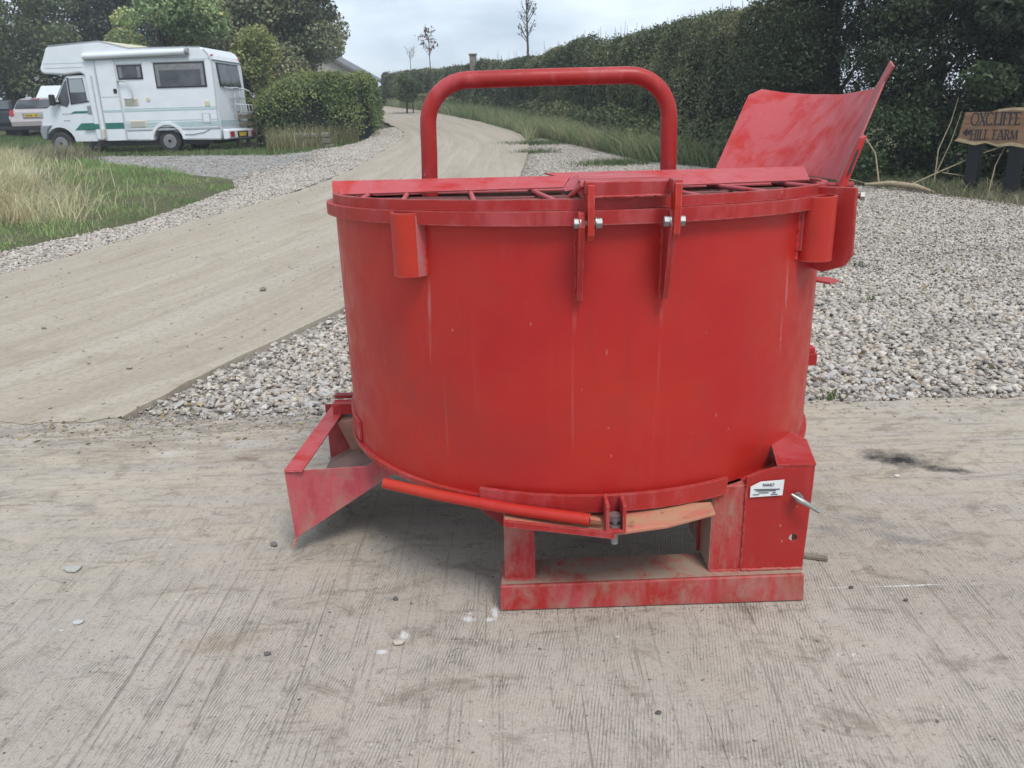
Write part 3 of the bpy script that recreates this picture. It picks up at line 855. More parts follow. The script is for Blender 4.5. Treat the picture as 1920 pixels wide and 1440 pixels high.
def hedge(name, path, n_leaf, leaf_size, palette, label, group=None, front=(0, -1), lump=.22, front_w=.75, fuzz=.12, expo=.5, top_tint=None, mask_lump=False):
    """path rows: x, y, z_base, z_top, half_width ; leaves on and under a lumpy rounded-box surface, over a solid dark core"""
    A = np.array(path, float)
    seg = np.r_[0, np.cumsum(np.hypot(*np.diff(A[:, :2], axis=0).T))]
    # more samples where it is near
    u = rng.uniform(0, seg[-1], n_leaf * 3)
    col = [np.interp(u, seg, A[:, k]) for k in range(5)]
    dist = np.hypot(col[0], col[1])
    keep = rng.uniform(size=len(u)) < np.clip((dist.min() / dist) ** 1.1, .08, 1)
    u = u[keep][:n_leaf]
    col = [np.interp(u, seg, A[:, k]) for k in range(5)]
    tx = np.interp(u + .05, seg, A[:, 0]) - np.interp(u - .05, seg, A[:, 0]); ty = np.interp(u + .05, seg, A[:, 1]) - np.interp(u - .05, seg, A[:, 1])
    tl = np.hypot(tx, ty) + 1e-9
    nx_, ny_ = ty / tl, -tx / tl
    sgn = np.where(rng.uniform(size=len(u)) < front_w, 1, -1)
    flip = np.sign(nx_ * front[0] + ny_ * front[1]); flip[flip == 0] = 1
    th = rng.uniform(0, math.pi / 2, len(u)) ** 1.0
    ce, se = np.cos(th) ** expo, np.sin(th) ** expo
    endf = np.clip(np.minimum(u, seg[-1] - u) / (col[4] * .9), .02, 1) ** .28
    hwv, hgt_ = col[4] * endf, (col[3] - col[2]) * (.55 + .45 * endf)
    dep = 1 - rng.exponential(.07, len(u))
    P = np.c_[col[0], col[1], col[2]]
    off = ce * hwv * dep * sgn * flip
    P[:, 0] += nx_ * off; P[:, 1] += ny_ * off; P[:, 2] += se * hgt_ * (1 - (1 - dep) * .6)
    out = np.c_[nx_ * ce * sgn * flip, ny_ * ce * sgn * flip, se]
    out /= np.linalg.norm(out, axis=1)[:, None]
    P += out * (wob(P, 1.7, 1) * lump + wob(P, 5.0, 7) * lump * .45)[:, None] + rng.normal(0, fuzz * .35, P.shape)
    root = empty(name, (A[0, 0], A[0, 1], A[0, 2]))
    P0 = np.array([A[0, 0], A[0, 1], A[0, 2]])
    dn = np.hypot(P[:, 0], P[:, 1])
    size = leaf_size * np.clip(dn / dn.min(), 1, 2.2) ** .8
    lc = leaf_cols(len(P), palette, P, 2.4 if mask_lump else 1.4)
    if top_tint:                      # paler regrowth on the clipped top
        k = np.clip((se - .86) * 6 + rng.normal(0, .18, len(P)), 0, 1)[:, None]
        lc = lc * (1 - k) + np.array(top_tint) * rng.uniform(.7, 1.2, (len(P), 1)) * k
    leaf_object('foliage', P - P0, size, out, lc, root)
    # solid dark core put in for the shaded twiggy depth, blocks the view through
    V, F = [], []
    kk = 12
    us = np.linspace(0, seg[-1], max(6, int(seg[-1] / .8)))
    for q in us:
        c5 = [np.interp(q, seg, A[:, k]) for k in range(5)]
        ax = np.interp(q + .05, seg, A[:, 0]) - np.interp(q - .05, seg, A[:, 0]); ay = np.interp(q + .05, seg, A[:, 1]) - np.interp(q - .05, seg, A[:, 1])
        l_ = math.hypot(ax, ay); nx0, ny0 = ay / l_, -ax / l_
        ef = max(.05, min(1, min(q, seg[-1] - q) / (c5[4] * .9))) ** .28
        for j in range(kk + 1):
            a = math.pi * j / kk
            cc, ss = math.copysign(abs(math.cos(a)) ** expo, math.cos(a)), math.sin(a) ** expo
            o2 = cc * c5[4] * ef * .80
            zz = c5[2] - .1 + ss * (c5[3] - c5[2]) * (.55 + .45 * ef) * .88
            pt = np.array([[c5[0] + nx0 * o2, c5[1] + ny0 * o2, zz]])
            V.append(pt[0] + np.array([nx0 * cc, ny0 * cc, ss]) * wob(pt, 1.7, 1)[0] * lump * .8 - P0)
    for i in range(len(us) - 1):
        for j in range(kk):
            F.append((i * (kk + 1) + j, i * (kk + 1) + j + 1, (i + 1) * (kk + 1) + j + 1, (i + 1) * (kk + 1) + j))
    raw_mesh('dark_twig_core', V, F, MAT['twig'], None, root, True)
    tag(root, label, 'hedge', group)
    return root

HEDGE_PAL = [(.046, .060, .034), (.076, .096, .048), (.12, .138, .066), (.175, .162, .084)]
def hz(y): return h1(3, y)
hedge('hedge', [(-8.5, 62.5, 2.3, 4.55, .9), (-3.0, 49.5, 1.8, 4.05, .9), (.3, 40.0, 1.4, 3.75, .9), (2.1, 33.0, 1.1, 3.6, .9), (3.05, 28.0, .9, 3.55, .95), (4.0, 23.0, .68, 3.45, 1.0), (4.75, 19.8, .5, 3.42, 1.05), (5.6, 17.8, .42, 3.55, 1.1), (6.3, 16.8, .38, 3.5, 1.0)],
      190000, .055, HEDGE_PAL, 'long dark hedge running up the right side of the lane', front=(-.8, -.6), lump=.2)
bb = hedge('bramble_bank', [(-6.0, 53.0, 2.0, 2.75, .6), (-1.2, 43.0, 1.55, 2.4, .6), (1.55, 33.0, 1.1, 2.0, .65), (2.15, 27.2, .82, 1.72, .65), (3.0, 22.3, .6, 1.45, .65), (3.75, 19.2, .45, 1.25, .65), (4.6, 17.2, .38, 1.15, .6), (5.6, 15.2, .3, 1.0, .55)],
      34000, .075, [(.05, .065, .03), (.085, .105, .048), (.13, .15, .065), (.20, .18, .09)], 'rough bank of brambles and nettles below the long hedge', front=(-.8, -.6), lump=.22, expo=.8)
del bb['category']; bb['kind'] = 'stuff'
hedge('clipped_hedge', [(-7.35, 25.1, .62, 2.5, .85), (-6.2, 25.6, .66, 2.76, .95), (-5.2, 27.2, .72, 2.80, .95), (-5.5, 31, .9, 2.9, .9), (-6.5, 36.5, 1.15, 3.05, .9)],
      46000, .085, [(.052, .082, .032), (.088, .130, .046), (.135, .178, .060), (.20, .235, .078)], 'rounded clipped green hedge beside the motorhome and the lane', front=(.6, -.8), lump=.17, expo=.34, top_tint=(.25, .29, .10), mask_lump=True)

def tree(name, base, height, crown, n_leaf, leaf_size, palette, label, trunk_r=.18, clumps=40, clump_r=(.5, 1.1), bias=.5, aspect=.55, droop=.2, group=None, limbs=9, cat='tree', fill=.5, cs=1.0):
    """crown: list of ellipsoids (dx, dy, z, rx, ry, rz) relative to the base"""
    bx, by = base
    bz = h1(bx, by) - .1
    root = empty(name, (bx, by, bz))
    E_ = np.array(crown, float)
    vol = E_[:, 3] * E_[:, 4] * E_[:, 5]
    ci = rng.choice(len(E_), clumps, p=vol / vol.sum())
    dirs = rng.normal(size=(clumps, 3)); dirs /= np.linalg.norm(dirs, axis=1)[:, None]
    rad = rng.uniform(fill, 1.0, clumps) ** .6
    C = E_[ci, :3] + dirs * E_[ci, 3:] * rad[:, None]
    cr_ = rng.uniform(*clump_r, clumps)
    k = rng.choice(clumps, n_leaf, p=cr_ ** 2 / (cr_ ** 2).sum())
    dv = rng.normal(size=(n_leaf, 3)); dv /= np.linalg.norm(dv, axis=1)[:, None]
    rr = cr_[k] * (1 - rng.exponential(.22, n_leaf)).clip(.05, 1.25)
    P = C[k] + dv * rr[:, None] * [1, 1, .75]
    P[:, 2] -= .12 * rr ** 2 * (np.abs(dv[:, 2]) < .5)
    ok = P[:, 2] > .15
    P, dv, k = P[ok], dv[ok], k[ok]
    tone = rng.uniform(.72, 1.28, clumps)[k][:, None]
    cols = np.clip(leaf_cols(len(P), palette, P, cs) * tone, 0, 1)
    leaf_object('crown', P, np.full(len(P), leaf_size), dv * .7 + np.array([0, 0, .5]), cols, root, bias, aspect, droop)
    m = MB()
    top = max(E_[:, 2]) + .2
    tp = [(0, 0, 0), (.06, .03, height * .25), (-.05, .05, height * .5), (.05, 0, top)]
    m.tube(tp, [trunk_r * 1.25, trunk_r, trunk_r * .7, trunk_r * .2], 10)
    m.build('trunk', MAT['bark'], root)
    lm = MB()
    idx = rng.choice(clumps, min(limbs, clumps), replace=False)
    for i in idx:
        e = C[i]
        z0 = min(max(.2, e[2] * rng.uniform(.35, .65)), top * .8)
        s_ = np.array([0, 0, z0]); md = (s_ + e) / 2 + np.array([0, 0, rng.uniform(0, .25)])
        lm.tube([s_, md, e], [trunk_r * .4, trunk_r * .25, trunk_r * .08], 6)
    lm.build('limbs', MAT['bark'], root)
    tag(root, label, cat, group)
    return root

DK = [(.022, .034, .018), (.036, .052, .026), (.056, .074, .036)]
# right-hand boundary trees
tree('tree', (6.0, 15.6), 6.5, [(0, 0, 3.2, 1.5, 1.0, 2.4), (-.9, -.3, 2.0, 1.0, .8, 1.6), (.2, -.2, 1.0, 1.3, .7, 1.0)], 56000, .060, [(.022, .034, .016), (.036, .052, .024), (.060, .075, .034)], 'dark small leaved tree behind the tilted red hopper flap', .12, 60, (.35, .75), fill=.2)
tree('tree', (7.3, 14.3), 6.5, [(0, 0, 3.6, 1.6, 1.0, 2.5), (.1, -.2, 1.1, 1.4, .8, 1.1), (-.85, 0, 2.3, .9, .6, 1.0), (-.6, 0, 3.4, 1.0, .6, .8)], 66000, .065, DK, 'dark evergreen tree with sky showing through, left of the wooden sign', .07, 105, (.3, .6), fill=.12, droop=.8)
tree('elder_tree', (9.2, 13.6), 6.0, [(0, 0, 3.4, 2.0, 1.2, 2.4), (-.5, -.6, 2.7, 1.1, .8, .7), (.4, -.5, 1.4, 1.6, .9, 1.2)], 46000, .105, [(.036, .056, .034), (.060, .086, .050), (.095, .125, .072)], 'leafy elder tree overhanging the wooden sign', .12, 60, (.35, .75), fill=.25, aspect=.5, droop=.5)
tree('bush', (6.55, 13.75), 2.0, [(0, 0, .75, .9, .5, .8), (.8, -.2, .6, .7, .45, .65)], 9000, .075, [(.026, .044, .020), (.045, .072, .030), (.075, .115, .042)], 'ivy and bramble bush at the gravel edge left of the sign', .03, 30, (.22, .45), fill=.3, cat='bush')
tree('bush', (4.95, 15.35), 1.6, [(0, 0, .5, .8, .5, .7)], 5000, .065, [(.040, .055, .026), (.065, .085, .036), (.11, .125, .055)], 'low scrubby bush at the gravel edge behind the red hopper flap', .03, 18, (.2, .4), fill=.3, cat='bush')
tree('bush', (7.55, 13.1), 2.0, [(0, 0, .9, .8, .4, .95)], 9000, .08, [(.028, .045, .02), (.045, .07, .03), (.07, .10, .042)], 'ivy covered bush directly behind the left post of the sign', .03, 26, (.2, .4), fill=.3, cat='bush')
tree('bush', (8.6, 12.0), 1.6, [(0, 0, .5, .8, .4, .6)], 4200, .085, [(.028, .045, .02), (.045, .07, .03)], 'dark undergrowth bush behind the legs of the wooden sign', .03, 16, (.2, .4), fill=.3, cat='bush')
tree('tree', (11.8, 16.5), 6.0, [(0, 0, 3.0, 2.6, 1.2, 2.8), (-1.6, 0, 1.2, 1.8, .8, 1.1)], 20000, .09, DK, 'dark tree far behind the elder at the right edge', .14, 50, (.45, .85), fill=.2)
tree('bush', (9.7, 11.6), 2.2, [(0, 0, .9, 1.3, .6, .9)], 9000, .09, [(.03, .047, .022), (.048, .072, .032), (.07, .095, .042)], 'tall undergrowth bush at the right edge under the elder', .04, 26, (.25, .5), fill=.3, cat='bush')
# left-hand trees behind the vehicles
tree('tree', (-25.0, 43.5), 10, [(0, 0, 5.2, 3.6, 2.6, 4.4), (1.5, -1, 2.6, 3.0, 2.0, 2.2)], 36000, .19, [(.062, .082, .042), (.105, .128, .060), (.165, .18, .088)], 'big mid green tree behind the dark car, far left', .4, 70, (.7, 1.3), fill=.3)
tree('tree', (-18.6, 46.5), 10, [(0, 0, 5.0, 3.4, 2.6, 4.6), (3.0, .5, 3.4, 3.0, 2.0, 3.0)], 40000, .17, [(.036, .046, .038), (.056, .070, .054), (.085, .10, .072)], 'dark evergreen tree behind the front half of the motorhome roof', .4, 70, (.7, 1.3), fill=.2, droop=.6)
tree('tree', (-13.8, 44.5), 10, [(0, 0, 5.6, 2.6, 2.0, 4.2)], 22000, .17, [(.032, .042, .030), (.05, .062, .042), (.078, .088, .054)], 'dark tree between the evergreen and the big autumn tree', .35, 44, (.7, 1.2), fill=.25)
tree('tree', (-21.6, 47.0), 10, [(0, 0, 5.4, 2.4, 2.0, 4.0)], 20000, .18, [(.036, .05, .032), (.06, .076, .045), (.09, .105, .06)], 'mid green tree filling the gap between the far left tree and the evergreen', .35, 44, (.7, 1.2), fill=.25)
tree('tree', (-29.5, 46.0), 10, [(0, 0, 4.6, 3.0, 2.0, 4.2)], 18000, .2, [(.045, .062, .03), (.075, .095, .042), (.11, .125, .058)], 'green tree cut off by the left edge of the picture', .4, 44, (.7, 1.3), fill=.3)
tree('sycamore_tree', (-12.2, 31.0), 7, [(0, 0, 3.5, 2.0, 1.4, 2.1), (.8, 0, 5.2, 1.2, 1.0, 1.4)], 26000, .12, [(.13, .19, .092), (.20, .27, .125), (.29, .34, .15), (.40, .34, .16)], 'light green young tree showing above the rear of the motorhome', .12, 40, (.45, .85), fill=.3, aspect=.7, droop=.6)
tree('tree', (-9.2, 36.0), 10, [(0, 0, 5.0, 2.5, 2.0, 3.4), (.9, -.3, 6.6, 2.2, 1.8, 2.2), (-.6, -.4, 3.0, 2.4, 1.6, 1.6)], 64000, .16, [(.105, .12, .072), (.155, .168, .098), (.205, .205, .118), (.26, .215, .125)], 'large olive brown tree beside the house roof', .2, 80, (.6, 1.1), fill=.25)
tree('bush', (-8.75, 29.0), 3.5, [(0, 0, 1.6, 1.0, .8, 1.4), (.3, 0, 2.6, .6, .5, .8)], 9000, .13, [(.115, .14, .05), (.20, .215, .07), (.34, .29, .10)], 'yellowing bush behind the rear of the motorhome', .06, 30, (.35, .6), fill=.3, cat='bush')

def sapling(base, ztop, zlow, spread, nb, leafn, palette, label, leafsize=.12, name='sapling', r0=.03):
    bx, by = base
    bz = h1(bx, by)
    root = empty(name, (bx, by, bz))
    m = MB()
    m.tube([(0, 0, 0), (.02, 0, (ztop - bz) * .5), (-.02, .01, ztop - bz)], [r0 * 1.3, r0, r0 * .25], 7)
    m.build('trunk', MAT['bark'], root)
    br = MB(); tips = []
    for i in range(nb):
        t = rng.uniform(0, 1)
        z0 = (zlow - bz) + (ztop - zlow) * t * .8
        a = rng.uniform(0, 6.28); ln = spread * (1 - t * .6) * rng.uniform(.5, 1.1)
        e = np.array([math.cos(a) * ln, math.sin(a) * ln, z0 + ln * rng.uniform(1.0, 2.0)])
        s_ = np.array([0, 0, z0]); md = (s_ + e) / 2 + np.array([math.cos(a), math.sin(a), 0]) * ln * .12
        br.tube([s_, md, e], [r0 * .42, r0 * .3, r0 * .12], 5)
        tips += [md, e, (md + e) / 2]
        for j in range(2):
            e2 = md + (e - md) * .6 + rng.normal(0, .18, 3) * spread
            br.tube([md, e2], [r0 * .22, r0 * .08], 4); tips.append(e2)
    br.build('branches', MAT['bark'], root)
    if leafn:
        T = np.array(tips); P = T[rng.integers(0, len(T), leafn)] + rng.normal(0, .07, (leafn, 3))
        leaf_object('crown', P, np.full(leafn, leafsize), rng.normal(size=(leafn, 3)), leaf_cols(leafn, palette), root, .3)
    tag(root, label, 'sapling')
sapling((-3.84, 45.0), 5.65, 4.35, .62, 17, 80, [(.11, .04, .045), (.16, .07, .06)], 'small sapling with dark red leaves above the far hedge', .17)
sapling((1.0, 35.0), 6.7, 4.2, .55, 26, 180, [(.05, .06, .035), (.08, .08, .045)], 'tall thin almost bare young tree above the hedge, near the red hoop', .09, r0=.045)
sapling((-4.75, 44.0), 4.75, 4.0, .5, 9, 0, GREENS, 'low bare sapling left of the red leaved one', r0=.025)
tree('bush', (-5.1, 44.0), 2.2, [(0, 0, 1.35, .75, .6, .75)], 2200, .15, [(.06, .085, .035), (.10, .13, .05)], 'round green bush at the far end of the lane hedge', .04, 14, (.3, .5), fill=.3, cat='bush')
# stems that stick up out of the trimmed hedge
st = MB()
for i in range(150):
    t = rng.uniform(0, 1)
    x = np.interp(t, [0, .4, .8, 1], [-2.5, 2.1, 4.0, 5.9]); y = np.interp(t, [0, .4, .8, 1], [48, 33, 23, 17.4]); z = np.interp(t, [0, .4, .8, 1], [3.95, 3.5, 3.35, 3.45])
    x += rng.normal(0, .4); l = rng.uniform(.1, .5)
    st.tube([(x, y, z - .2), (x + rng.normal(0, .06), y, z + l)], [.008, .003], 4)
o = st.build('hedge_shoots', MAT['twig']); o["kind"] = "stuff"; o["label"] = 'thin untrimmed shoots rising from the top of the long hedge'

# ------------------------------------------------------------------ house, pillar, wall stub, pallet
MAT['render'] = simple('pale_render', (.42, .385, .34), .9, 0, .12, 3, .2)
MAT['slate'] = simple('grey_slate', (.135, .135, .14), .7, 0, .25, 5, .2)
MAT['stonework'] = simple('weathered_stone', (.20, .185, .155), .9, 0, .35, 6, .5)
MAT['oldwood'] = simple('grey_old_wood', (.22, .185, .15), .85, 0, .3, 14, .3)
hx, hy = -14.6, 62.0
house = world_root('house', (hx, hy, 2.3))
wall = MB().prism([(-17.6, 60, 1.9), (-11.5, 60, 1.9), (-10.2, 60, 1.9), (-10.2, 60, 4.35), (-13.4, 60, 6.15), (-17.6, 60, 3.9)], (0, 9, 0)).build('wall', MAT['render'], house)
rf = MB()
rf.prism([(-13.4, 59.7, 6.36), (-9.5, 59.7, 4.17), (-9.5, 59.7, 3.97), (-13.4, 59.7, 6.16)], (0, 9.6, 0))
rf.prism([(-13.4, 59.7, 6.36), (-18.3, 59.7, 3.68), (-18.3, 59.7, 3.50), (-13.4, 59.7, 6.16)], (0, 9.6, 0))
roof = rf.build('roof', MAT['slate'], house)
tag(house, 'pale rendered house gable with grey slate roof behind the clipped hedge', 'house')
pil = world_root('stone_pillar', (-1.5, 43.0, 1.5))
MB().box(-1.67, -1.33, 42.85, 43.15, 1.4, 4.28).build('shaft', MAT['stonework'], pil, bevel=.02)
MB().box(-1.71, -1.29, 42.8, 43.2, 4.285, 4.36).build('cap', MAT['stonework'], pil, bevel=.02)
tag(pil, 'square stone pillar poking above the far hedge', 'pillar')
wl = world_root('low_stone_wall', (-5.9, 24.1, .68))
r2 = random.Random(3)
for row in range(3):
    x = -6.55
    while x < -5.35:
        w_ = r2.uniform(.22, .42)
        MB().box(x, x + w_ - .02, 24.15 + r2.uniform(-.04, .03) + (x + 6.5) * .25, 24.5 + (x + 6.5) * .25, .62 + row * .17, .62 + row * .17 + .155 + r2.uniform(-.02, .0)).build('stone', MAT['stonework'], wl, bevel=.03)
        x += w_
tag(wl, 'broken low stone wall under the clipped hedge', 'wall')
pal = empty('pallet', (-7.55, 25.35, .72), R(62))
for k in range(5):
    MB().box(-.45, .45, .30 - k * .04, .325 - k * .04, .03 + k * .2, .15 + k * .2).build('board', MAT['oldwood'], pal)
for xx in (-.43, .0, .40):
    MB().prism([(xx, .33, 0), (xx, .42, 0), (xx, .21, 1.05), (xx, .12, 1.05)], (.05, 0, 0)).build('bearer', MAT['oldwood'], pal)
tag(pal, 'old wooden pallet propped upright behind the motorhome', 'pallet')

# ------------------------------------------------------------------ motorhome
MAT['gelcoat'] = simple('white_gelcoat', (.74, .77, .80), .38, 0, .05, 2.5)
MAT['cabwhite'] = simple('white_van_paint', (.70, .74, .78), .3, 0, .05, 3)
MAT['cream'] = simple('aged_cream_plastic', (.62, .56, .40), .5, 0, .1, 5)
MAT['green'] = simple('green_stripe', (.025, .16, .125), .4, 0, .08)
MAT['paleteal'] = simple('pale_grey_green_stripe', (.42, .54, .55), .45, 0, .08)
MAT['grey'] = simple('grey_trim', (.26, .28, .30), .5, 0, .1)
MAT['ltgrey'] = simple('light_grey_trim', (.48, .50, .51), .45, 0, .1)
MAT['black'] = simple('black_plastic', (.018, .018, .02), .5, 0, .2)
MAT['tyre'] = simple('tyre_rubber', (.035, .034, .034), .85, 0, .3, 10, .2)
MAT['rim'] = simple('grey_wheel', (.30, .30, .31), .5, .5, .2)
g = G('dark_window'); o_ = g.obj()
MAT['glass'] = g.done(g.mix(g.rng(g.noise(o_, 2.2, 4), .4, .6), (.035, .04, .045), (.085, .092, .10)), .10, None, 0, .6)
g = G('sky_windscreen'); MAT['screen'] = g.done((.30, .34, .36), .08, None, 0, .9)
MAT['redlamp'] = simple('red_lamp', (.42, .03, .03), .25, 0, .1)
MAT['yellow'] = simple('yellow_plate', (.68, .46, .03), .5, 0, .08)
MAT['blind'] = simple('grey_blind', (.20, .205, .21), .7, 0, .2, 6)

rv = empty('motorhome', (-8.02, 23.72, .715), R(-4.5))
def arc(cx, cz, r, a0, a1, n): return [(cx + r * math.cos(R(a0 + (a1 - a0) * i / n)), cz + r * math.sin(R(a0 + (a1 - a0) * i / n))) for i in range(n + 1)]
WX, FX = -1.56, -4.80           # rear and front wheel centres
prof = [(-3.70, .36), (-2.4, .31)] + arc(WX, .29, .43, 178, 2, 10) + [(-.05, .28), (.0, .62), (-.02, 2.30), (-.07, 2.52), (-.16, 2.66), (-.28, 2.725), (-2.30, 2.75), (-3.13, 2.955), (-4.58, 2.89), (-4.70, 2.84), (-4.76, 2.72), (-4.97, 2.33), (-4.98, 2.24), (-4.90, 2.17), (-4.30, 2.13), (-3.84, 2.17), (-3.72, 2.10)]
body = MB().prism([(x, 0, z) for x, z in prof], (0, 2.15, 0)).build('body', MAT['gelcoat'], rv, bevel=.045)
cabp = [(-3.695, .33), (-4.36, .34)] + arc(FX, .30, .44, 5, 165, 10) + [(-5.25, .45), (-5.30, .70), (-5.24, 1.02), (-5.14, 1.20), (-4.74, 1.42), (-4.28, 2.09), (-3.695, 2.11)]
cab = MB().prism([(x, .06, z) for x, z in cabp], (0, 2.0, 0)).build('cab', MAT['cabwhite'], rv, bevel=.04)
def slab(name, pts, y, th, m, parent=rv, bevel=0.0, label=None):
    return MB().prism([(x, y, z) for x, z in pts], (0, th, 0)).build(name, m, parent, label, bevel)
def rect(x0, x1, z0, z1): return [(x0, z0), (x1, z0), (x1, z1), (x0, z1)]
# windows on the near side
for (x0, x1, z0, z1, bl) in ((-2.74, -2.02, 1.95, 2.33, .0), (-1.68, -.22, 1.70, 2.36, .34)):
    fr = slab('window', rect(x0, x1, z0, z1), -.022, .05, MAT['black'], bevel=.01)
    slab('pane', rect(x0 + .035, x1 - .035, z0 + .035, z1 - .035), -.027, .02, MAT['glass'], fr)
    if bl: slab('blind', rect(x0 + .07, x1 - .07, z1 - .20, z1 - .05), -.0285, .01, MAT['blind'], fr)
    for (ca, cb) in ((x0 + .05, x0 + .14), (x1 - .14, x1 - .05)):
        slab('curtain', rect(ca, cb, z0 + .05, z1 - .05), -.0283, .01, MAT['blind'], fr)
    slab('top_rail', rect(x0 - .05, x1 + .03, z1 + .015, z1 + .045), -.02, .03, MAT['ltgrey'], fr)
# habitation door with rounded grey surround
dr = slab('door', rect(-3.36, -2.78, .33, 2.50), -.012, .03, MAT['gelcoat'], bevel=.02)
sur = MB()
sur.tube([(-2.78, -.018, .34), (-2.78, -.018, 2.42), (-2.86, -.018, 2.52), (-3.28, -.018, 2.52), (-3.37, -.018, 2.42), (-3.37, -.018, .34)], .022, 8)
sur.build('surround', MAT['ltgrey'], dr)
sur2 = MB().tube([(-3.52, -.014, .36), (-3.52, -.014, 2.08)], .018, 6).build('seal', MAT['ltgrey'], dr)
MB().box(-2.94, -2.84, -.03, -.011, 1.60, 1.72).build('handle', MAT['black'], dr, bevel=.015)
MB().box(-3.34, -2.80, -.016, -.011, 1.50, 1.52).build('crease', MAT['ltgrey'], dr)
MB().box(-3.46, -3.40, -.03, .0, .42, .66).build('hinge', MAT['cream'], dr)
# awning cassette
aw = MB().tube([(-3.62, -.05, 2.58), (-.66, -.05, 2.62)], .082, 12).build('awning', MAT['gelcoat'], rv)
MB().tube([(-.69, -.05, 2.622), (-.60, -.05, 2.623)], .088, 12).build('end_cap', MAT['grey'], aw)
MB().box(-3.62, -.66, -.045, -.005, 2.475, 2.505).build('rail', MAT['grey'], aw)
# stripes, flat trim and skirt
for nm, x0, x1, z0, z1, m in (('stripe', -2.74, -.01, 1.16, 1.185, 'paleteal'), ('stripe', -2.74, -.01, 1.10, 1.14, 'paleteal'), ('stripe', -2.74, -.01, .835, .855, 'paleteal'), ('stripe', -2.74, -.01, .66, .80, 'paleteal'),
                           ('stripe', -4.85, -.03, 2.42, 2.435, 'paleteal'), ('rub_rail', -2.76, -.02, .60, .635, 'ltgrey'), ('rub_rail', -2.76, -.02, .575, .597, 'grey'), ('edge_trim', -4.83, -3.74, 2.30, 2.32, 'ltgrey')):
    slab(nm, rect(x0, x1, z0, z1), -.004, .02, MAT[m])
slab('stripe', [(-4.02, .66), (-3.80, .80), (-3.55, .80), (-3.55, .66)], -.004, .03, MAT['green'])
slab('stripe', [(-4.32, .645), (-4.10, .83), (-3.70, .83), (-3.70, .645)], .052, .03, MAT['green'])
slab('stripe', rect(-3.36, -2.80, .655, .82), -.0165, .01, MAT['green'])
slab('stripe', [(-4.36, 1.10), (-4.24, 1.16), (-3.70, 1.16), (-3.70, 1.10)], .052, .03, MAT['green'])
slab('stripe', rect(-3.36, -2.80, 1.10, 1.16), -.0165, .01, MAT['paleteal'])
MB().tube([(-.05, .002, .62), (0.0, .002, 2.30), (-.09, .002, 2.55), (-.20, .002, 2.68)], .02, 6).build('edge_trim', MAT['ltgrey'], rv)
MB().tube([(-4.62, .0, 2.885), (-3.13, .0, 2.965), (-2.30, .0, 2.76), (-.28, .0, 2.735)], .014, 6).build('edge_trim', MAT['grey'], rv)
slab('wheel_arch', arc(WX, .29, .52, 5, 175, 12) + arc(WX, .29, .44, 175, 5, 12), -.03, .06, MAT['gelcoat'])
# vents, flap, lamps, grab handle
for (x0, x1, z0, z1) in ((-2.68, -2.28, 1.26, 1.45), (-2.62, -2.16, .68, .86)):
    v_ = slab('vent', rect(x0, x1, z0, z1), -.014, .03, MAT['cream'], bevel=.008)
    for k in range(5):
        zz = z0 + .025 + k * (z1 - z0 - .04) / 5
        MB().box(x0 + .03, x1 - .03, -.020, -.013, zz, zz + .012).build('louvre', MAT['ltgrey'], v_)
slab('round_cap', arc(-1.98, 1.42, .055, 0, 360, 12)[:-1], -.02, .03, MAT['cream'])
slab('water_cap', rect(-.36, -.22, 1.20, 1.33), -.016, .03, MAT['cream'], bevel=.008)
fl = slab('service_hatch', rect(-.50, -.24, .74, 1.02), -.014, .03, MAT['ltgrey'], bevel=.006)
slab('hatch_door', rect(-.46, -.29, .78, .99), -.02, .02, MAT['gelcoat'], fl)
MB().tube([(-2.76, -.02, 1.90), (-2.76, -.09, 1.92), (-2.50, -.09, 1.92), (-2.38, -.09, 1.76), (-2.36, -.09, 1.50), (-2.42, -.09, 1.44), (-2.62, -.09, 1.44), (-2.62, -.02, 1.44)], .020, 8).build('grab_handle', MAT['ltgrey'], rv)
MB().tube([(-1.35, -.008, .56), (-1.1, -.012, .46), (-.85, -.012, .45), (-.5, -.012, .50), (-.3, -.008, .58)], .009, 6).build('cable', MAT['grey'], rv)
# cab: windows, mirror, door handle, lamps, bumper
cw = slab('cab_window', [(-4.60, 1.33), (-4.42, 1.28), (-4.33, 1.40), (-4.31, 2.00), (-4.38, 1.93), (-4.66, 1.50)], .05, .02, MAT['glass'])
cw2 = slab('cab_window', [(-4.27, 1.38), (-3.79, 1.43), (-3.82, 2.03), (-4.25, 2.03)], .05, .02, MAT['glass'])
slab('pane', [(-4.25, 1.66), (-3.81, 1.66), (-3.84, 2.01), (-4.23, 2.01)], .046, .01, MAT['screen'], cw2)
slab('window_seal', [(-4.30, 1.34), (-4.265, 1.36), (-4.245, 2.05), (-4.285, 2.05)], .045, .02, MAT['black'])
slab('window_seal', [(-4.30, 1.34), (-3.75, 1.40), (-3.75, 1.43), (-4.30, 1.37)], .045, .02, MAT['black'])
MB().prism([(-4.77, .1, 1.435), (-4.31, .1, 2.085), (-4.31, 1.96, 2.085), (-4.77, 1.96, 1.435)], (-.02, 0, .02)).build('windscreen', MAT['screen'], rv)
MB().box(-4.80, -4.66, -.17, -.03, 1.32, 1.62).build('mirror', MAT['black'], rv, bevel=.04)
MB().box(-4.70, -4.60, -.05, .06, 1.36, 1.42).build('mirror_arm', MAT['black'], rv)
slab('door_handle', rect(-3.84, -3.66, 1.08, 1.30), .035, .03, MAT['grey'], bevel=.02)
slab('door_seam', [(-3.71, .40), (-3.695, .40), (-3.695, 1.35), (-3.71, 1.35)], .05, .02, MAT['grey'])
slab('bumper', [(-4.98, .80), (-5.30, .80), (-5.345, .62), (-5.30, .42), (-5.20, .40), (-5.12, .66)], .0, 2.1, MAT['grey'], bevel=.03)
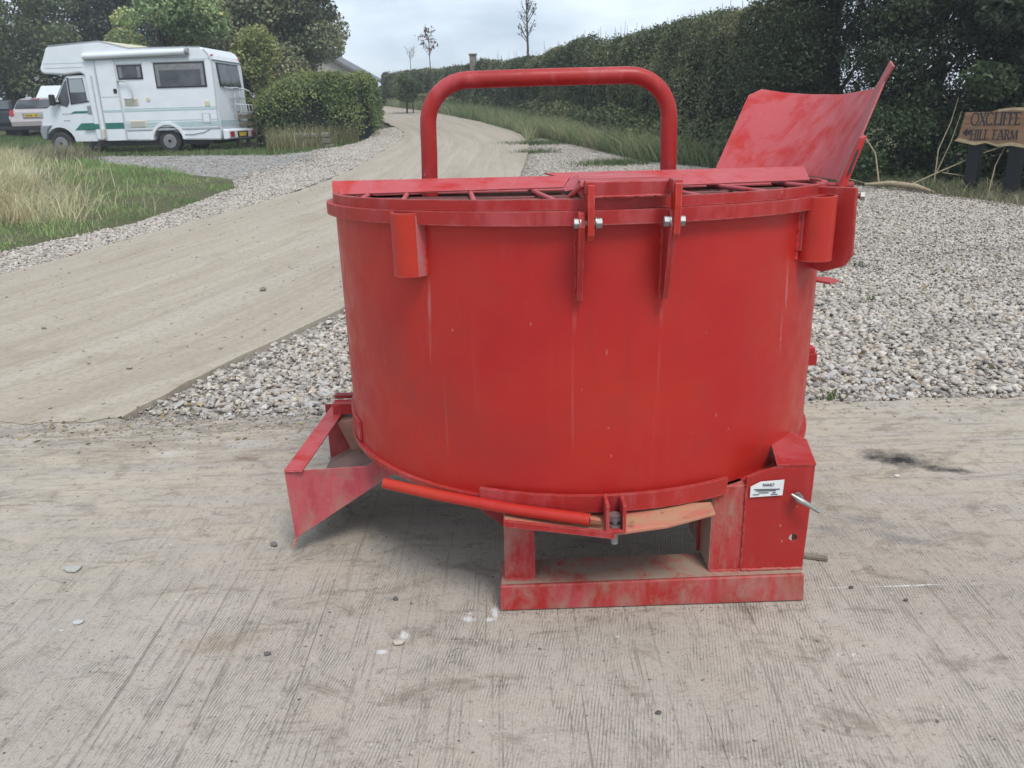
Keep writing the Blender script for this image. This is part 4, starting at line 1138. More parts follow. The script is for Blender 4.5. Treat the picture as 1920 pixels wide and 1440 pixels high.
MB().box(-5.31, -5.19, .045, .35, .98, 1.16).build('headlight', MAT['screen'], rv, bevel=.03)
MB().box(-5.31, -5.19, 1.75, 2.05, .98, 1.16).build('headlight', MAT['screen'], rv, bevel=.03)
lt = MB()
for k in range(6): lt.box(-4.60 + k * .055, -4.565 + k * .055, .055, .06, 1.075 + .006 * (k % 2), 1.105)
for k in range(4): lt.box(-4.60 + k * .05, -4.565 + k * .05, .055, .06, .90, .925)
lt.build('lettering', MAT['grey'], rv)['kind'] = 'stuff'
# underside, roof lights
MB().box(-4.2, -.3, .15, 2.0, .18, .34).build('chassis', MAT['black'], rv)
MB().box(-2.05, -.95, .5, 1.5, 2.74, 2.80).build('rooflight', MAT['gelcoat'], rv, bevel=.02)
MB().prism([(-3.12, .04, 2.965), (-2.30, .04, 2.765), (-1.9, 1.0, 2.775), (-1.95, 2.1, 2.775), (-3.0, 2.1, 2.985)], (0, 0, .008)).build('roof_panel', MAT['cream'], rv)
def wheel(parent, x, y, z, r, w, side=-1):
    t = MB()
    for k in range(1):
        t.tube([(x, y, z), (x, y + .02, z), (x, y + w - .02, z), (x, y + w, z)], [r * .9, r, r, r * .9], 28)
    ty_ = t.build('wheel', MAT['tyre'], parent)
    ya, yb = (y - .006, y + .01)
    rm = MB()
    rm.band(0, 0, r * .38, r * .60, 0, .016, n=24)
    rm.v = [(x + a, ya + c - .004, z + b) for a, b, c in rm.v]
    rm.disc((x, ya + .002, z), (0, 1, 0), r * .36, .01, 16)
    rm.build('rim', MAT['rim'], ty_, fix=True)
    hb = MB().disc((x, ya - .006, z), (0, 1, 0), r * .16, .02, 12).build('hub', MAT['black'], ty_)
    return ty_
wheel(rv, WX, .05, .285, .315, .22); wheel(rv, WX, 1.85, .285, .315, .22)
wheel(rv, FX, .05, .285, .315, .22); wheel(rv, FX, 1.83, .285, .315, .22)
# rear face
rw = MB().prism([(0, .34, 1.72), (0, 1.82, 1.72), (-.03, 1.78, 2.34), (-.03, .28, 2.34)], (.03, 0, 0)).build('rear_window', MAT['black'], rv)
MB().prism([(.031, .38, 1.76), (.031, 1.78, 1.76), (.003, 1.74, 2.30), (.003, .33, 2.30)], (.006, 0, 0)).build('pane', MAT['glass'], rw)
MB().box(-.03, .012, .04, 2.1, .655, .665).build('rub_rail', MAT['ltgrey'], rv)
MB().box(-.03, .007, .04, 2.1, .69, .81).build('stripe', MAT['paleteal'], rv)
MB().box(-.05, .010, .04, 2.1, 2.40, 2.415).build('edge_trim', MAT['ltgrey'], rv)
bp = MB().prism([(.03, .03, .28), (.20, .03, .30), (.20, .03, .54), (.03, .03, .58)], (0, 2.1, 0)).build('rear_bumper', MAT['gelcoat'], rv, bevel=.03)
for y0, y1 in ((.14, .42), (1.72, 2.0)):
    MB().box(.196, .215, y0, y1, .35, .50).build('tail_light', MAT['redlamp'], bp, bevel=.01)
MB().box(.196, .212, .66, 1.42, .33, .50).build('plate_recess', MAT['black'], bp)
np_ = MB().box(.213, .220, .76, 1.26, .36, .47).build('number_plate', MAT['yellow'], bp)
for y0, z0 in ((.10, 2.50), (2.02, 2.50)):
    MB().box(-.06, .0, y0, y0 + .05, z0, z0 + .04).build('marker_lamp', MAT['redlamp'], rv)
bk = MB()
for yy in (1.05, 1.45):
    bk.tube([(.0, yy, 1.72), (.08, yy, 1.70), (.10, yy, 1.25), (.06, yy, .98), (.0, yy, .95)], .016, 6)
for zz, xx in ((1.68, .09), (1.42, .10), (1.22, .30), (1.02, .32)):
    bk.tube([(xx, .75, zz), (xx, 1.85, zz)], .016, 6)
for yy in (.85, 1.05, 1.25, 1.45, 1.7):
    bk.tube([(.10, yy, 1.25), (.32, yy, 1.22), (.34, yy, 1.02), (.22, yy, .96)], .013, 6)
bk.tube([(.02, .55, 1.70), (.14, .8, 1.66), (.12, 1.1, 1.70), (.32, 1.6, 1.62), (.34, 1.8, 1.44)], .020, 6)
bk.build('bike_rack', MAT['ltgrey'], rv)
tag(rv, 'white coachbuilt motorhome with green stripes parked on grass', 'motorhome')

# ------------------------------------------------------------------ parked vehicles
def car(name, label, loc, rz, prof, width, m, roof_taper=.25, zt0=.85, group='vehicles parked beyond the motorhome', cat='car'):
    """side profile (y forward, z up) swept across the width with the cabin drawn in"""
    root = empty(name, loc, rz)
    n = len(prof)
    zmax = max(z for _, z in prof)
    secs = [-1, -.86, .86, 1]
    V, F = [], []
    for s_ in secs:
        for (y, z) in prof:
            tp = 1 - roof_taper * max(0, (z - zt0) / (zmax - zt0))
            sq = 1.0 if abs(s_) < .9 else .975
            V.append((s_ * width / 2 * tp, y * sq, z if abs(s_) < .9 else z * .985 + .004))
    for i in range(3):
        for k in range(n):
            F.append((i * n + k, i * n + (k + 1) % n, (i + 1) * n + (k + 1) % n, (i + 1) * n + k))
    F.append(tuple(range(n - 1, -1, -1))); F.append(tuple(range(3 * n, 4 * n)))
    b = MB(); b.add(V, F)
    b.build('body', m, root, bevel=.07, fix=True)
    return root
HATCH = [(0.0, .30), (-.06, .45), (-.08, .62), (-.02, .80), (.02, .98), (.16, 1.10), (.45, 1.46), (.75, 1.51), (1.6, 1.50), (2.1, 1.38), (2.75, 1.02), (3.7, .85), (3.85, .55), (3.8, .28)]
def wheels4(root, ys, hw, r, w=.2):
    for y in ys:
        for sx in (-1, 1):
            t = MB().tube([(sx * (hw - w), y, r), (sx * hw, y, r)], r, 20)
            tw = t.build('wheel', MAT['tyre'], root)
            MB().disc((sx * (hw + .004), y, r), (1, 0, 0), r * .6, .012, 16).build('rim', MAT['rim'], tw)
def rear_bits(root, W_, plate=True, glass_z=(1.12, 1.43), lamp_z=(.82, 1.06), glass_y=(.155, .42)):
    gl = MB().prism([(-.40 * W_, glass_y[0], glass_z[0]), (.40 * W_, glass_y[0], glass_z[0]), (.345 * W_, glass_y[1], glass_z[1]), (-.345 * W_, glass_y[1], glass_z[1])], (0, -.022, .016)).build('rear_window', MAT['glass'], root)
    MB().tube([(.02, glass_y[0] - .02, glass_z[0] + .02), (-.30, glass_y[0] + .02, glass_z[0] + .07)], .012, 6).build('wiper', MAT['black'], gl)
    for sx in (-1, 1):
        MB().prism([(sx * W_ * .49, -.03, lamp_z[0]), (sx * W_ * .41, -.05, lamp_z[0] + .04), (sx * W_ * .42, -.02, lamp_z[1]), (sx * W_ * .48, .02, lamp_z[1] + .02)], (0, .12, 0)).build('tail_light', MAT['redlamp'], root, fix=True)
    MB().box(-.47 * W_, .47 * W_, -.11, -.04, .30, .46).build('bumper_insert', MAT['black'], root, bevel=.02)
    if plate:
        pr_ = MB().box(-.36, .36, -.075, -.05, .76, .93).build('plate_recess', MAT['grey'], root)
        pt = MB().box(-.26, .26, -.085, -.076, .785, .90).build('number_plate', MAT['yellow'], root)
        ck = MB()
        for k in range(7):
            if k != 4: ck.box(-.225 + k * .066, -.185 + k * .066, -.088, -.0855, .81, .875)
        ck.build('plate_characters', MAT['black'], pt)
MAT['pinkcar'] = simple('pale_pink_metallic', (.50, .45, .455), .3, .25, .05)
MAT['darkcar'] = simple('dark_blue_grey_paint', (.022, .027, .032), .22, .2, .1)
c1 = car('hatchback', 'pale pinkish silver hatchback seen from behind, nose of the motorhome overlapping it', (-18.62, 33.4, h1(-18.62, 33.4) - .08), R(6), HATCH, 1.72, MAT['pinkcar'])
rear_bits(c1, 1.72); wheels4(c1, (.55, 3.05), .84, .30)
MB().box(-.16, .16, .47, .52, 1.452, 1.478).build('brake_light', MAT['redlamp'], c1)
tag(c1, 'pale pinkish silver hatchback seen from behind beside the motorhome', 'car', 'vehicles parked beyond the motorhome')
c2 = car('hatchback', '', (-20.75, 34.2, h1(-20.75, 34.2) - .12), R(6), HATCH, 1.74, MAT['darkcar'])
rear_bits(c2, 1.74, False); wheels4(c2, (.55, 3.05), .85, .30)
tag(c2, 'dark hatchback seen from behind at the left edge of the picture', 'car', 'vehicles parked beyond the motorhome')
VAN = [(0.0, .30), (-.08, .55), (-.04, .95), (.10, 1.08), (.82, 1.24), (1.55, 1.86), (1.75, 1.93), (4.4, 1.95), (4.5, 1.8), (4.5, .30)]
c3 = car('van', '', (-20.75, 38.4, h1(-20.75, 38.4) + .02), R(4), VAN, 1.85, MAT['darkcar'], .12)
MB().prism([(-.76, .84, 1.27), (.76, .84, 1.27), (.70, 1.53, 1.86), (-.70, 1.53, 1.86)], (0, -.025, .025)).build('windscreen', simple('windscreen_sky_reflection', (.62, .66, .66), .2, 0, .05), c3)  # pale sky reflection put into the windscreen's own colour
for sx in (-1, 1): MB().box(sx * .78 - .12, sx * .78 + .12, -.10, -.0, .75, .92).build('headlight', MAT['screen'], c3, bevel=.03)
wheels4(c3, (.8, 3.6), .9, .32)
tag(c3, 'dark van facing the camera with a pale bright windscreen', 'van', 'vehicles parked beyond the motorhome')

# ------------------------------------------------------------------ farm sign
g = G('waney_oak'); o_ = g.obj()
gr_ = g.noise(g.map(o_, (1.5, 1.5, 16)), 1.6, 6, .6, .8)
c_ = g.mix(g.rng(gr_, .35, .65), (.185, .092, .045), (.30, .165, .085))
c_ = g.mix(g.rng(g.noise(o_, 4, 4), .45, .7), c_, (.29, .18, .10))
MAT['oak'] = g.done(c_, .55, g.bump(gr_, .2, .004))
MAT['sapwood'] = simple('pale_sapwood', (.46, .36, .21), .65, 0, .2, 10)
MAT['post'] = simple('black_stained_post', (.012, .012, .014), .8, 0, .3, 12, .3)
SB = Vector((6.735, 12.45, 0)); SE = Vector((7.55, 11.35, 0))
sdx = (SE - SB).normalized()
sign = empty('farm_sign', (6.735, 12.45, .17), math.atan2(sdx.y, sdx.x))
# local: x along the board, -y towards the camera, z up from the ground
zb0 = .17
def sgn_pts(pts): return [(x, 0, z) for x, z in pts]
bl_ = [(.05, .82), (.0, .76), (.12, .735), (.30, .70), (.45, .735), (.62, .685), (.80, .70), (1.05, .66), (1.3, .67), (1.6, .62), (1.95, .64)]
tp_ = [(1.95, 1.25), (1.6, 1.24), (1.3, 1.22), (1.0, 1.22), (.72, 1.22), (.55, 1.20), (.45, 1.165), (.25, 1.165), (.10, 1.165)]
bd = MB().prism([(x, 0, z) for x, z in bl_ + tp_], (0, .05, 0)).build('board', MAT['oak'], sign, bevel=.006)
edge_ = [(x, z + .005) for x, z in bl_[1:]] + [(x, z + .042 + .016 * math.sin(x * 9)) for x, z in bl_[:1:-1]] + [(.06, .80)]
MB().prism([(x, -.003, z) for x, z in edge_], (0, .004, 0)).build('waney_edge', MAT['sapwood'], bd)
edge2 = [(1.95, 1.247), (1.3, 1.217), (.72, 1.217), (.55, 1.197), (.56, 1.17), (.75, 1.185), (1.0, 1.17), (1.4, 1.185), (1.95, 1.20)]
MB().prism([(x, -.003, z) for x, z in edge2], (0, .004, 0)).build('waney_edge', MAT['sapwood'], bd)
GLY = {
 'T': [([(.30, 1), (.30, 0)], 1.2), ([(.02, .97), (.58, .97)], .7)],  # strokes: polyline, weight ; serifs added at open ends
 'O': [([(math.cos(a) * .40 + .42, math.sin(a) * .5 + .5) for a in np.linspace(0, 6.283, 21)], 1)],
 'X': [([(.06, 1), (.70, 0)], 1.25), ([(.70, 1), (.06, 0)], .7)],
 'C': [([(math.cos(a) * .40 + .42, math.sin(a) * .5 + .5) for a in np.linspace(.75, 5.53, 17)], 1)],
 'L': [([(.14, 1), (.14, 0)], 1.2), ([(.14, .03), (.56, .03), (.58, .17)], .7)],
 'I': [([(.14, 1), (.14, 0)], 1.2)],
 'F': [([(.14, 1), (.14, 0)], 1.2), ([(.14, .97), (.56, .97), (.57, .84)], .7), ([(.14, .52), (.46, .52)], .7)],
 'E': [([(.14, 1), (.14, 0)], 1.2), ([(.14, .97), (.56, .97), (.57, .84)], .7), ([(.14, .52), (.46, .52)], .7), ([(.14, .03), (.58, .03), (.60, .17)], .7)],
 'H': [([(.14, 1), (.14, 0)], 1.2), ([(.70, 1), (.70, 0)], 1.2), ([(.14, .52), (.70, .52)], .7)],
 'A': [([(.40, 1), (.05, 0)], .7), ([(.40, 1), (.78, 0)], 1.25), ([(.18, .35), (.64, .35)], .7)],
 'R': [([(.14, 1), (.14, 0)], 1.2), ([(.14, .97), (.42, .97), (.55, .87), (.55, .66), (.42, .53), (.14, .53)], .9), ([(.36, .53), (.68, 0)], 1.2)],
 'M': [([(.10, 0), (.16, 1)], .7), ([(.16, 1), (.48, .05)], 1.2), ([(.48, .05), (.80, 1)], .7), ([(.80, 1), (.86, 0)], 1.2)]}
ADV = dict(T=.62, O=.88, X=.78, C=.86, L=.64, I=.30, F=.62, E=.66, H=.86, A=.84, R=.72, M=1.0)
ADV[' '] = .42
def stroke(m, a, b, w, y=-.0045, th=.004):
    a, b = Vector((a[0], 0, a[1])), Vector((b[0], 0, b[1]))
    d_ = (b - a)
    if d_.length < 1e-6: return
    d_.normalize(); nn = Vector((-d_.z, 0, d_.x)) * w / 2
    m.prism([p + Vector((0, y, 0)) for p in (a - nn, b - nn, b + nn, a + nn)], (0, th, 0))
def word(parent, txt, x, z, hgt_, sx=.9, y0=-.0045, th=.004, shift=(0, 0, 0), serif=True):
    """each letter is an object of its own"""
    for ch in txt:
        if ch in GLY:
            m = MB()
            for kk_, (pl_, wt) in enumerate(GLY[ch]):
                q = [(x + px_ * hgt_ * sx, z + pz_ * hgt_) for px_, pz_ in pl_]
                yy = y0 - .0003 * kk_ * th / .004
                for a, b in zip(q[:-1], q[1:]): stroke(m, a, b, .016 * wt * hgt_ / .16, yy, th)
                if serif and len(pl_) == 2 and abs(pl_[0][1] - pl_[1][1]) > .8 and ch not in 'M':
                    for e_ in q:
                        stroke(m, (e_[0] - .03 * hgt_ / .16, e_[1]), (e_[0] + .03 * hgt_ / .16, e_[1]), .009, yy - .0015, th)
            m.v = [tuple(Vector(v) - Vector(shift)) for v in m.v]
            m.build('letter', MAT['ink'], parent)
        x += ADV[ch] * hgt_ * sx
    return x
word(bd, 'OXCLIFFE', .20, .985, .170, .74)
word(bd, 'HILL FARM', .22, .785, .135, .80)
ar = MB()
ar.prism([(.105, -.005, .885), (.165, -.005, .945), (.165, -.005, .915), (.215, -.005, .915), (.215, -.005, .855), (.165, -.005, .855), (.165, -.005, .825)], (0, .006, 0))
ar.build('arrow', MAT['ink'], bd)
for x in (.19, .76):
    MB().box(x, x + .17, .055, .19, -.15, 1.0).build('post', MAT['post'], sign, bevel=.01)
tag(sign, 'waney edged wooden OXCLIFFE HILL FARM sign on two black posts', 'sign')
sign.location.z = .17

# ------------------------------------------------------------------ dry stems and fallen branch by the gravel edge
def stem(pts, r, label, name='dry_stem', m='drystem', cat='dry stem'):
    z0 = h1(pts[0][0], pts[0][1])
    t = MB().tube([Vector(p) - Vector(pts[0]) for p in pts], [.7 * r * (1 - .7 * i / (len(pts) - 1)) for i in range(len(pts))], 6)
    o = t.build(name, MAT[m]); o.location = pts[0]
    tag(o, label, cat, 'dry stems at the gravel edge')
    return o
stem([(5.95, 13.0, .2), (5.86, 13.1, .75), (5.62, 13.2, 1.1), (5.45, 13.2, 1.5)], .022, 'pale bent dead stem rising just right of the hopper flap')
stem([(6.60, 12.6, .2), (6.62, 12.65, .8), (6.78, 12.7, 1.2), (6.84, 12.7, 1.55)], .016, 'thin upright dead stem standing left of the sign')
stem([(6.62, 12.62, .45), (6.80, 12.66, .9), (6.92, 12.7, 1.35)], .014, 'forked dead stem beside the thin upright one')
stem([(6.15, 12.7, .22), (6.6, 12.5, .48), (7.1, 12.3, .75), (7.45, 12.2, .88)], .020, 'long dead stem slanting up towards the sign posts')
stem([(7.05, 11.9, .18), (7.12, 11.95, .6), (7.3, 12.0, 1.0)], .016, 'pale dead stem leaning between the two sign posts')
stem([(6.65, 12.5, .47), (6.95, 12.4, .42), (7.1, 12.4, .30)], .014, 'short drooping dead stem in front of the left sign post')
stem([(5.2, 13.6, .55), (5.5, 13.3, .36), (5.9, 13.0, .25)], .016, 'dead stem lying low beside the hopper flap')
br_ = MB().tube([(5.75, 13.1, .27), (6.05, 12.85, .30), (6.3, 12.55, .27), (6.45, 12.25, .20)], [.02, .04, .042, .02], 8).build('fallen_branch', MAT['drystem'])
tag(br_, 'fallen bare branch lying along the gravel edge', 'branch')

# ------------------------------------------------------------------ the pan mixer
CX, CY, RD = .247, 2.997, .861
ZB, ZF, ZR = .385, 1.2545, 1.284
mix = world_root('pan_mixer', (CX, CY, 0))
tag(mix, 'large red round pan mixer standing on the concrete yard', 'mixer')
def part(mb, name, m, parent=mix, label=None, bevel=0.0, fix=False): return mb.build(name, MAT[m], parent, label, bevel, fix=fix)
P3 = bpy.types.Object
def sub(mb, name, m, parent, label=None, bevel=0.0, fix=False):
    """sub-part: parts sit at the mixer's origin, so shift by the same base"""
    mb.v = [tuple(Vector(v) - Vector((CX, CY, 0))) for v in mb.v]
    return mb.build(name, MAT[m], parent, label, bevel, fix=fix)

KT = .038
def lean(m):
    """the pan stands a little out of level: its rim drops towards the back"""
    m.v = [(x, y, z - KT * (y - 2.107) * max(0, (z - ZB) / (ZF - ZB))) for x, y, z in m.v]
    return m
d_ = MB()
A_ = [2 * math.pi * i / 160 for i in range(161)]
def ringp(r, z): return [(CX + r * math.cos(a), CY + r * math.sin(a), z) for a in A_]
m_ = 161
lv = [ZB, .62, .84, 1.06, ZF - .002]
for z0, z1 in zip(lv[:-1], lv[1:]):
    d_.add(ringp(RD, z0) + ringp(RD, z1), [(i, i + 1, m_ + i + 1, m_ + i) for i in range(m_ - 1)], True)
drum = part(lean(d_), 'drum', 'drum')
md = drum.modifiers.new("weld", 'WELD'); md.merge_threshold = .0005
i_ = MB()
i_.add(ringp(RD - .008, ZF - .002) + ringp(RD - .008, ZB + .02), [(i, i + 1, m_ + i + 1, m_ + i) for i in range(m_ - 1)], True)
i_.add(ringp(RD - .009, ZB + .02)[:-1], [tuple(range(m_ - 1))])
i_.add(ringp(RD - .001, ZB + .002)[:-1], [tuple(range(m_ - 2, -1, -1))])
part(lean(i_), 'pan_floor', 'inside', fix=False)
part(MB().band(CX, CY, RD + .0005, RD + .014, ZB - .004, ZB + .012, n=160), 'bottom_ring', 'red')
part(lean(MB().band(CX, CY, RD - .004, .8895, 1.2165, ZF, n=160)), 'rim_flange', 'red')
part(lean(MB().band(CX, CY, .848, .866, ZF + .001, ZR, n=160)), 'lid_ring', 'red')
# upstand plates across the lid
pl_ = MB().sheet([[(-.617, 2.90, 1.243), (.20, 2.87, 1.250)], [(-.634, 2.985, 1.284), (.235, 3.0, 1.279)]], .005)
part(pl_, 'lid_plate', 'pink')
part(MB().sheet([[(.36, 2.86, 1.245), (1.075, 2.90, 1.250)], [(.14, 3.05, 1.287), (1.105, 3.05, 1.285)]], .005), 'lid_plate', 'pink')
part(MB().sheet([[(.200, 2.82, 1.240), (.235, 2.70, 1.258)], [(.235, 3.0, 1.279), (.30, 2.80, 1.296)]], .004), 'lid_plate', 'pink')
# lid panels behind the upstands
part(lean(MB().prism([(CX + .84 * math.cos(R(a)), CY + .06 + .76 * math.sin(R(a)), 1.252) for a in range(4, 177, 8)], (0, 0, .005))), 'lid_cover', 'pink')
# grid of bars over the pan, front half
gz = 1.262
for yv in (2.25, 2.38, 2.51, 2.64, 2.77, 2.90):
    hw = math.sqrt(.85 ** 2 - (yv - CY) ** 2)
    part(lean(MB().tube([(CX - hw, yv, gz - .012), (CX + hw, yv, gz - .012)], .0075, 8)), 'grid_bar', 'rusty')
for xa, xb in ((-.50, -.47), (-.365, -.305), (-.135, -.085), (.085, .150), (.535, .560), (.745, .790), (.985, 1.010)):
    yb = CY - math.sqrt(.852 ** 2 - (xb - CX) ** 2)
    part(lean(MB().tube([(xa, 3.02, gz + .004), (xb, yb, gz + .006)], .0085, 8)), 'grid_bar', 'pink')
# hinge spine and box at the front
sp = MB()
sp.prism([(.192, 2.115, 1.287), (.426, 2.115, 1.287), (.426, 2.115, 1.326), (.192, 2.115, 1.328)], (0, .085, 0))
part(sp, 'hinge_box', 'red', bevel=.003)
part(MB().sheet([[(.193, 2.202, 1.329), (.424, 2.202, 1.327)], [(.262, 2.92, 1.296), (.415, 2.9, 1.298)]], .02), 'spine', 'pink')
part(MB().tube([(.170, 2.17, 1.287), (.196, 2.10, 1.322)], .007, 8), 'spine_brace', 'pink')
for (x0, gx0, gx1, xb0, xb1) in ((.203, .180, .197, .172, .240), (.4215, .4165, .4195, .398, .452)):
    # strap hanging from the hinge box
    part(MB().prism([(x0, 2.075, 1.325), (x0, 2.038, 1.325), (x0, 2.034, 1.27), (x0, 2.040, 1.20), (x0, 2.050, 1.184), (x0, 2.064, 1.184), (x0, 2.078, 1.215), (x0, 2.10, 1.285)], (.017, 0, 0)), 'hinge_strap', 'bright', bevel=.002)
    part(MB().box(x0 - .004, x0 + .021, 2.05, 2.112, 1.300, 1.333), 'strap_head', 'red', bevel=.003)
for (gx, bx0, bx1) in ((.181, .170, .241), (.414, .400, .453)):
    part(MB().prism([(gx, 2.055, 1.256), (gx, 2.046, 1.22), (gx, 2.115, 1.012), (gx, 2.140, 1.008), (gx, 2.140, 1.18), (gx, 2.09, 1.256)], (.016, 0, 0)), 'gusset', 'red', bevel=.002)
    bo = part(MB().tube([(bx0 + .004, 2.062, 1.228), (bx1 - .004, 2.062, 1.228)], .008, 10), 'bolt', 'zinc')
    for xx in (bx0, bx1 - .014):
        sub(MB().tube([(xx, 2.062, 1.228), (xx + .014, 2.062, 1.228)], .0145, 6, smooth=False), 'bolt_head', 'zinc', bo, bevel=.002)
        sub(MB().tube([(xx + (.014 if xx == bx0 else -.003), 2.062, 1.228), (xx + (.017 if xx == bx0 else 0), 2.062, 1.228)], .0165, 14), 'washer', 'steel', bo)
# hoop guard
hp = [(-.296, 3.14, 1.19), (-.289, 3.14, 1.36), (-.287, 3.14, 1.46)]
hp += [(-.287 + .155 - .155 * math.cos(a), 3.14, 1.465 + .155 * math.sin(a)) for a in np.linspace(.15, math.pi / 2, 9)]
hp += [(.15, 3.14, 1.622), (.30, 3.14, 1.6215)]
hp += [(.615 - .155 + .155 * math.sin(a), 3.14, 1.466 + .155 * math.cos(a)) for a in np.linspace(0, math.pi / 2 - .15, 9)]
hp += [(.615, 3.14, 1.45), (.617, 3.14, 1.36), (.620, 3.14, 1.19)]
part(MB().tube(hp, .0305, 20), 'hoop_guard', 'red')
# hopper flap: curved plate leaning outwards from the right rear of the rim
bot = [(.92, 3.62, 1.235), (1.05, 3.52, 1.233), (1.13, 3.40, 1.233), (1.185, 3.20, 1.236), (1.193, 3.05, 1.238), (1.172, 2.90, 1.245), (1.108, 2.70, 1.246)]
top = [(1.128, 3.90, 1.545), (1.185, 3.90, 1.570), (1.27, 3.83, 1.551), (1.345, 3.72, 1.540), (1.395, 3.48, 1.534), (1.372, 3.13, 1.548), (1.262, 2.76, 1.628)]
def lerp3(a, b, t): return tuple(x * (1 - t) + y * t for x, y in zip(a, b))
rows = []
for t in np.linspace(0, 1, 7):
    row = []
    for k in range(5):
        for s_ in (0, .5):
            row.append(lerp3(lerp3(bot[k], bot[k + 1], s_), lerp3(top[k], top[k + 1], s_), t))
    row.append(lerp3(bot[5], top[5], t))
    rows.append(row)
flap = part(MB().sheet(rows, -.006), 'hopper_flap', 'pink')
wrow = [[lerp3(lerp3(bot[5], bot[6], u), lerp3(top[5], top[6], u), t) for u in (0, .35, .7, 1)] for t in np.linspace(0, 1, 7)]
wrow[-1][-1] = (1.2475, 2.72, 1.608); wrow[-1][-2] = (1.262, 2.78, 1.628)
sub(MB().sheet(wrow, -.006), 'flap_wing', 'weld', flap)
sub(MB().tube([lerp3(bot[5], top[5], t) for t in (.02, .3, .6, .86)], [.003, .006, .006, .002], 6), 'fold_seam', 'maroon', flap)
fb = MB().prism([(1.088, 2.69, 1.244), (1.108, 2.69, 1.240), (1.163, 2.70, 1.402), (1.146, 2.70, 1.396)], (.004, -.020, 0))
sub(fb, 'edge_bar', 'bright', flap, bevel=.002, fix=True)
sub(MB().prism([(1.110, 2.669, 1.285), (1.117, 2.669, 1.282), (1.143, 2.677, 1.358), (1.136, 2.677, 1.360)], (.0, -.003, 0)), 'slot', 'ink', flap, fix=True)
sub(MB().tube([(1.04, 2.74, 1.246), (1.12, 2.70, 1.243), (1.15, 2.72, 1.246)], .011, 8), 'hinge_pin', 'maroon', flap)
# pipe sockets welded to the rim
def socket(a_deg, rr, rad, z0, z1, arc0, arc1, nm, m):
    a = R(a_deg)
    cx_, cy_ = CX + rr * math.cos(a), CY + rr * math.sin(a)
    return part(MB().band(cx_, cy_, rad - .007, rad, z0, z1, arc0, arc1, 26), nm, m)
sk = part(MB().band(-.282, 2.305, .043, .051, 1.063, 1.243, 130, 385, 30), 'pipe_socket', 'bright')
sub(MB().band(-.282, 2.305, .0505, .0520, 1.064, 1.236, -62, 24, 14), 'scraped_edge', 'weld', sk)
sk2 = part(MB().band(.930, 2.435, .050, .058, 1.052, 1.243, 170, 400, 30), 'pipe_socket', 'bright')
part(MB().box(.858, .884, 2.40, 2.44, 1.085, 1.225), 'socket_web', 'maroon')
# radial stop plate on the right
rp = MB().prism([(1.000, 2.475, 1.262), (1.045, 2.435, 1.262), (1.052, 2.43, 1.06), (1.035, 2.44, 1.025), (.985, 2.485, 1.000), (.93, 2.53, 1.02), (.93, 2.53, 1.262)], (.010, .012, 0))
part(rp, 'stop_plate', 'red', bevel=.002, fix=True)
part(MB().tube([(1.08, 2.67, 1.214), (1.155, 2.643, 1.215)], .009, 10), 'stop_bolt', 'rusty')
part(MB().tube([(1.150, 2.645, 1.215), (1.162, 2.641, 1.215)], .016, 6, smooth=False), 'stop_bolt_head', 'steel')
lp = MB().prism([(1.07, 2.80, .905), (1.12, 2.74, .905), (1.165, 2.775, .905), (1.15, 2.83, .905), (1.08, 2.86, .905)], (0, 0, .007))
part(lp, 'lug', 'pink', fix=True)
part(MB().box(1.10, 1.158, 2.88, 2.93, .562, .610), 'side_catch', 'red', bevel=.003)
part(MB().box(1.10, 1.150, 2.885, 2.925, .611, .632), 'side_catch_pin', 'bright', bevel=.003)
# curved strip at the foot of the drum
part(MB().band(CX, CY, RD + .015, .888, .376, .430, -113.5, -63, 40), 'foot_strip', 'red')
# swing arm plate, pivot lug and handle pipe
am = MB().prism([(-.034, 2.10, .352), (.12, 2.062, .345), (.285, 2.035, .338), (.44, 2.055, .346), (.588, 2.095, .362), (.591, 2.16, .364), (.40, 2.17, .352), (.1, 2.17, .347), (-.034, 2.165, .353)], (0, 0, .010))
part(am, 'swing_arm', 'raw', bevel=.002)
part(MB().prism([(-.036, 2.088, .348), (-.036, 2.098, .348), (.283, 2.033, .334), (.283, 2.023, .334)], (0, 0, .020)), 'arm_edge', 'red')
lug = MB()
lug.box(.258, .268, 2.028, 2.105, .349, .436)
lug.box(.306, .316, 2.028, 2.105, .349, .436)
lug.box(.268, .306, 2.028, 2.105, .349, .358)
lg = part(lug, 'pivot_lug', 'red', bevel=.002)
sub(MB().tube([(.287, 2.062, .300), (.287, 2.062, .390)], .011, 10), 'pivot_bolt', 'zinc', lg)
sub(MB().tube([(.287, 2.062, .376), (.287, 2.062, .394)], .019, 6, smooth=False), 'bolt_head', 'zinc', lg)
sub(MB().tube([(.287, 2.062, .359), (.287, 2.062, .366)], .024, 16), 'washer', 'steel', lg)
pp = part(MB().tube([(-.413, 2.30, .3985), (-.24, 2.225, .389), (0, 2.125, .384), (.215, 2.055, .3815)], .0175, 14), 'handle_pipe', 'bright')
sub(MB().prism([(.214, 2.05, .372), (.248, 2.042, .372), (.244, 2.035, .386), (.214, 2.042, .390)], (0, .02, 0)), 'flattened_end', 'raw', pp, fix=True)
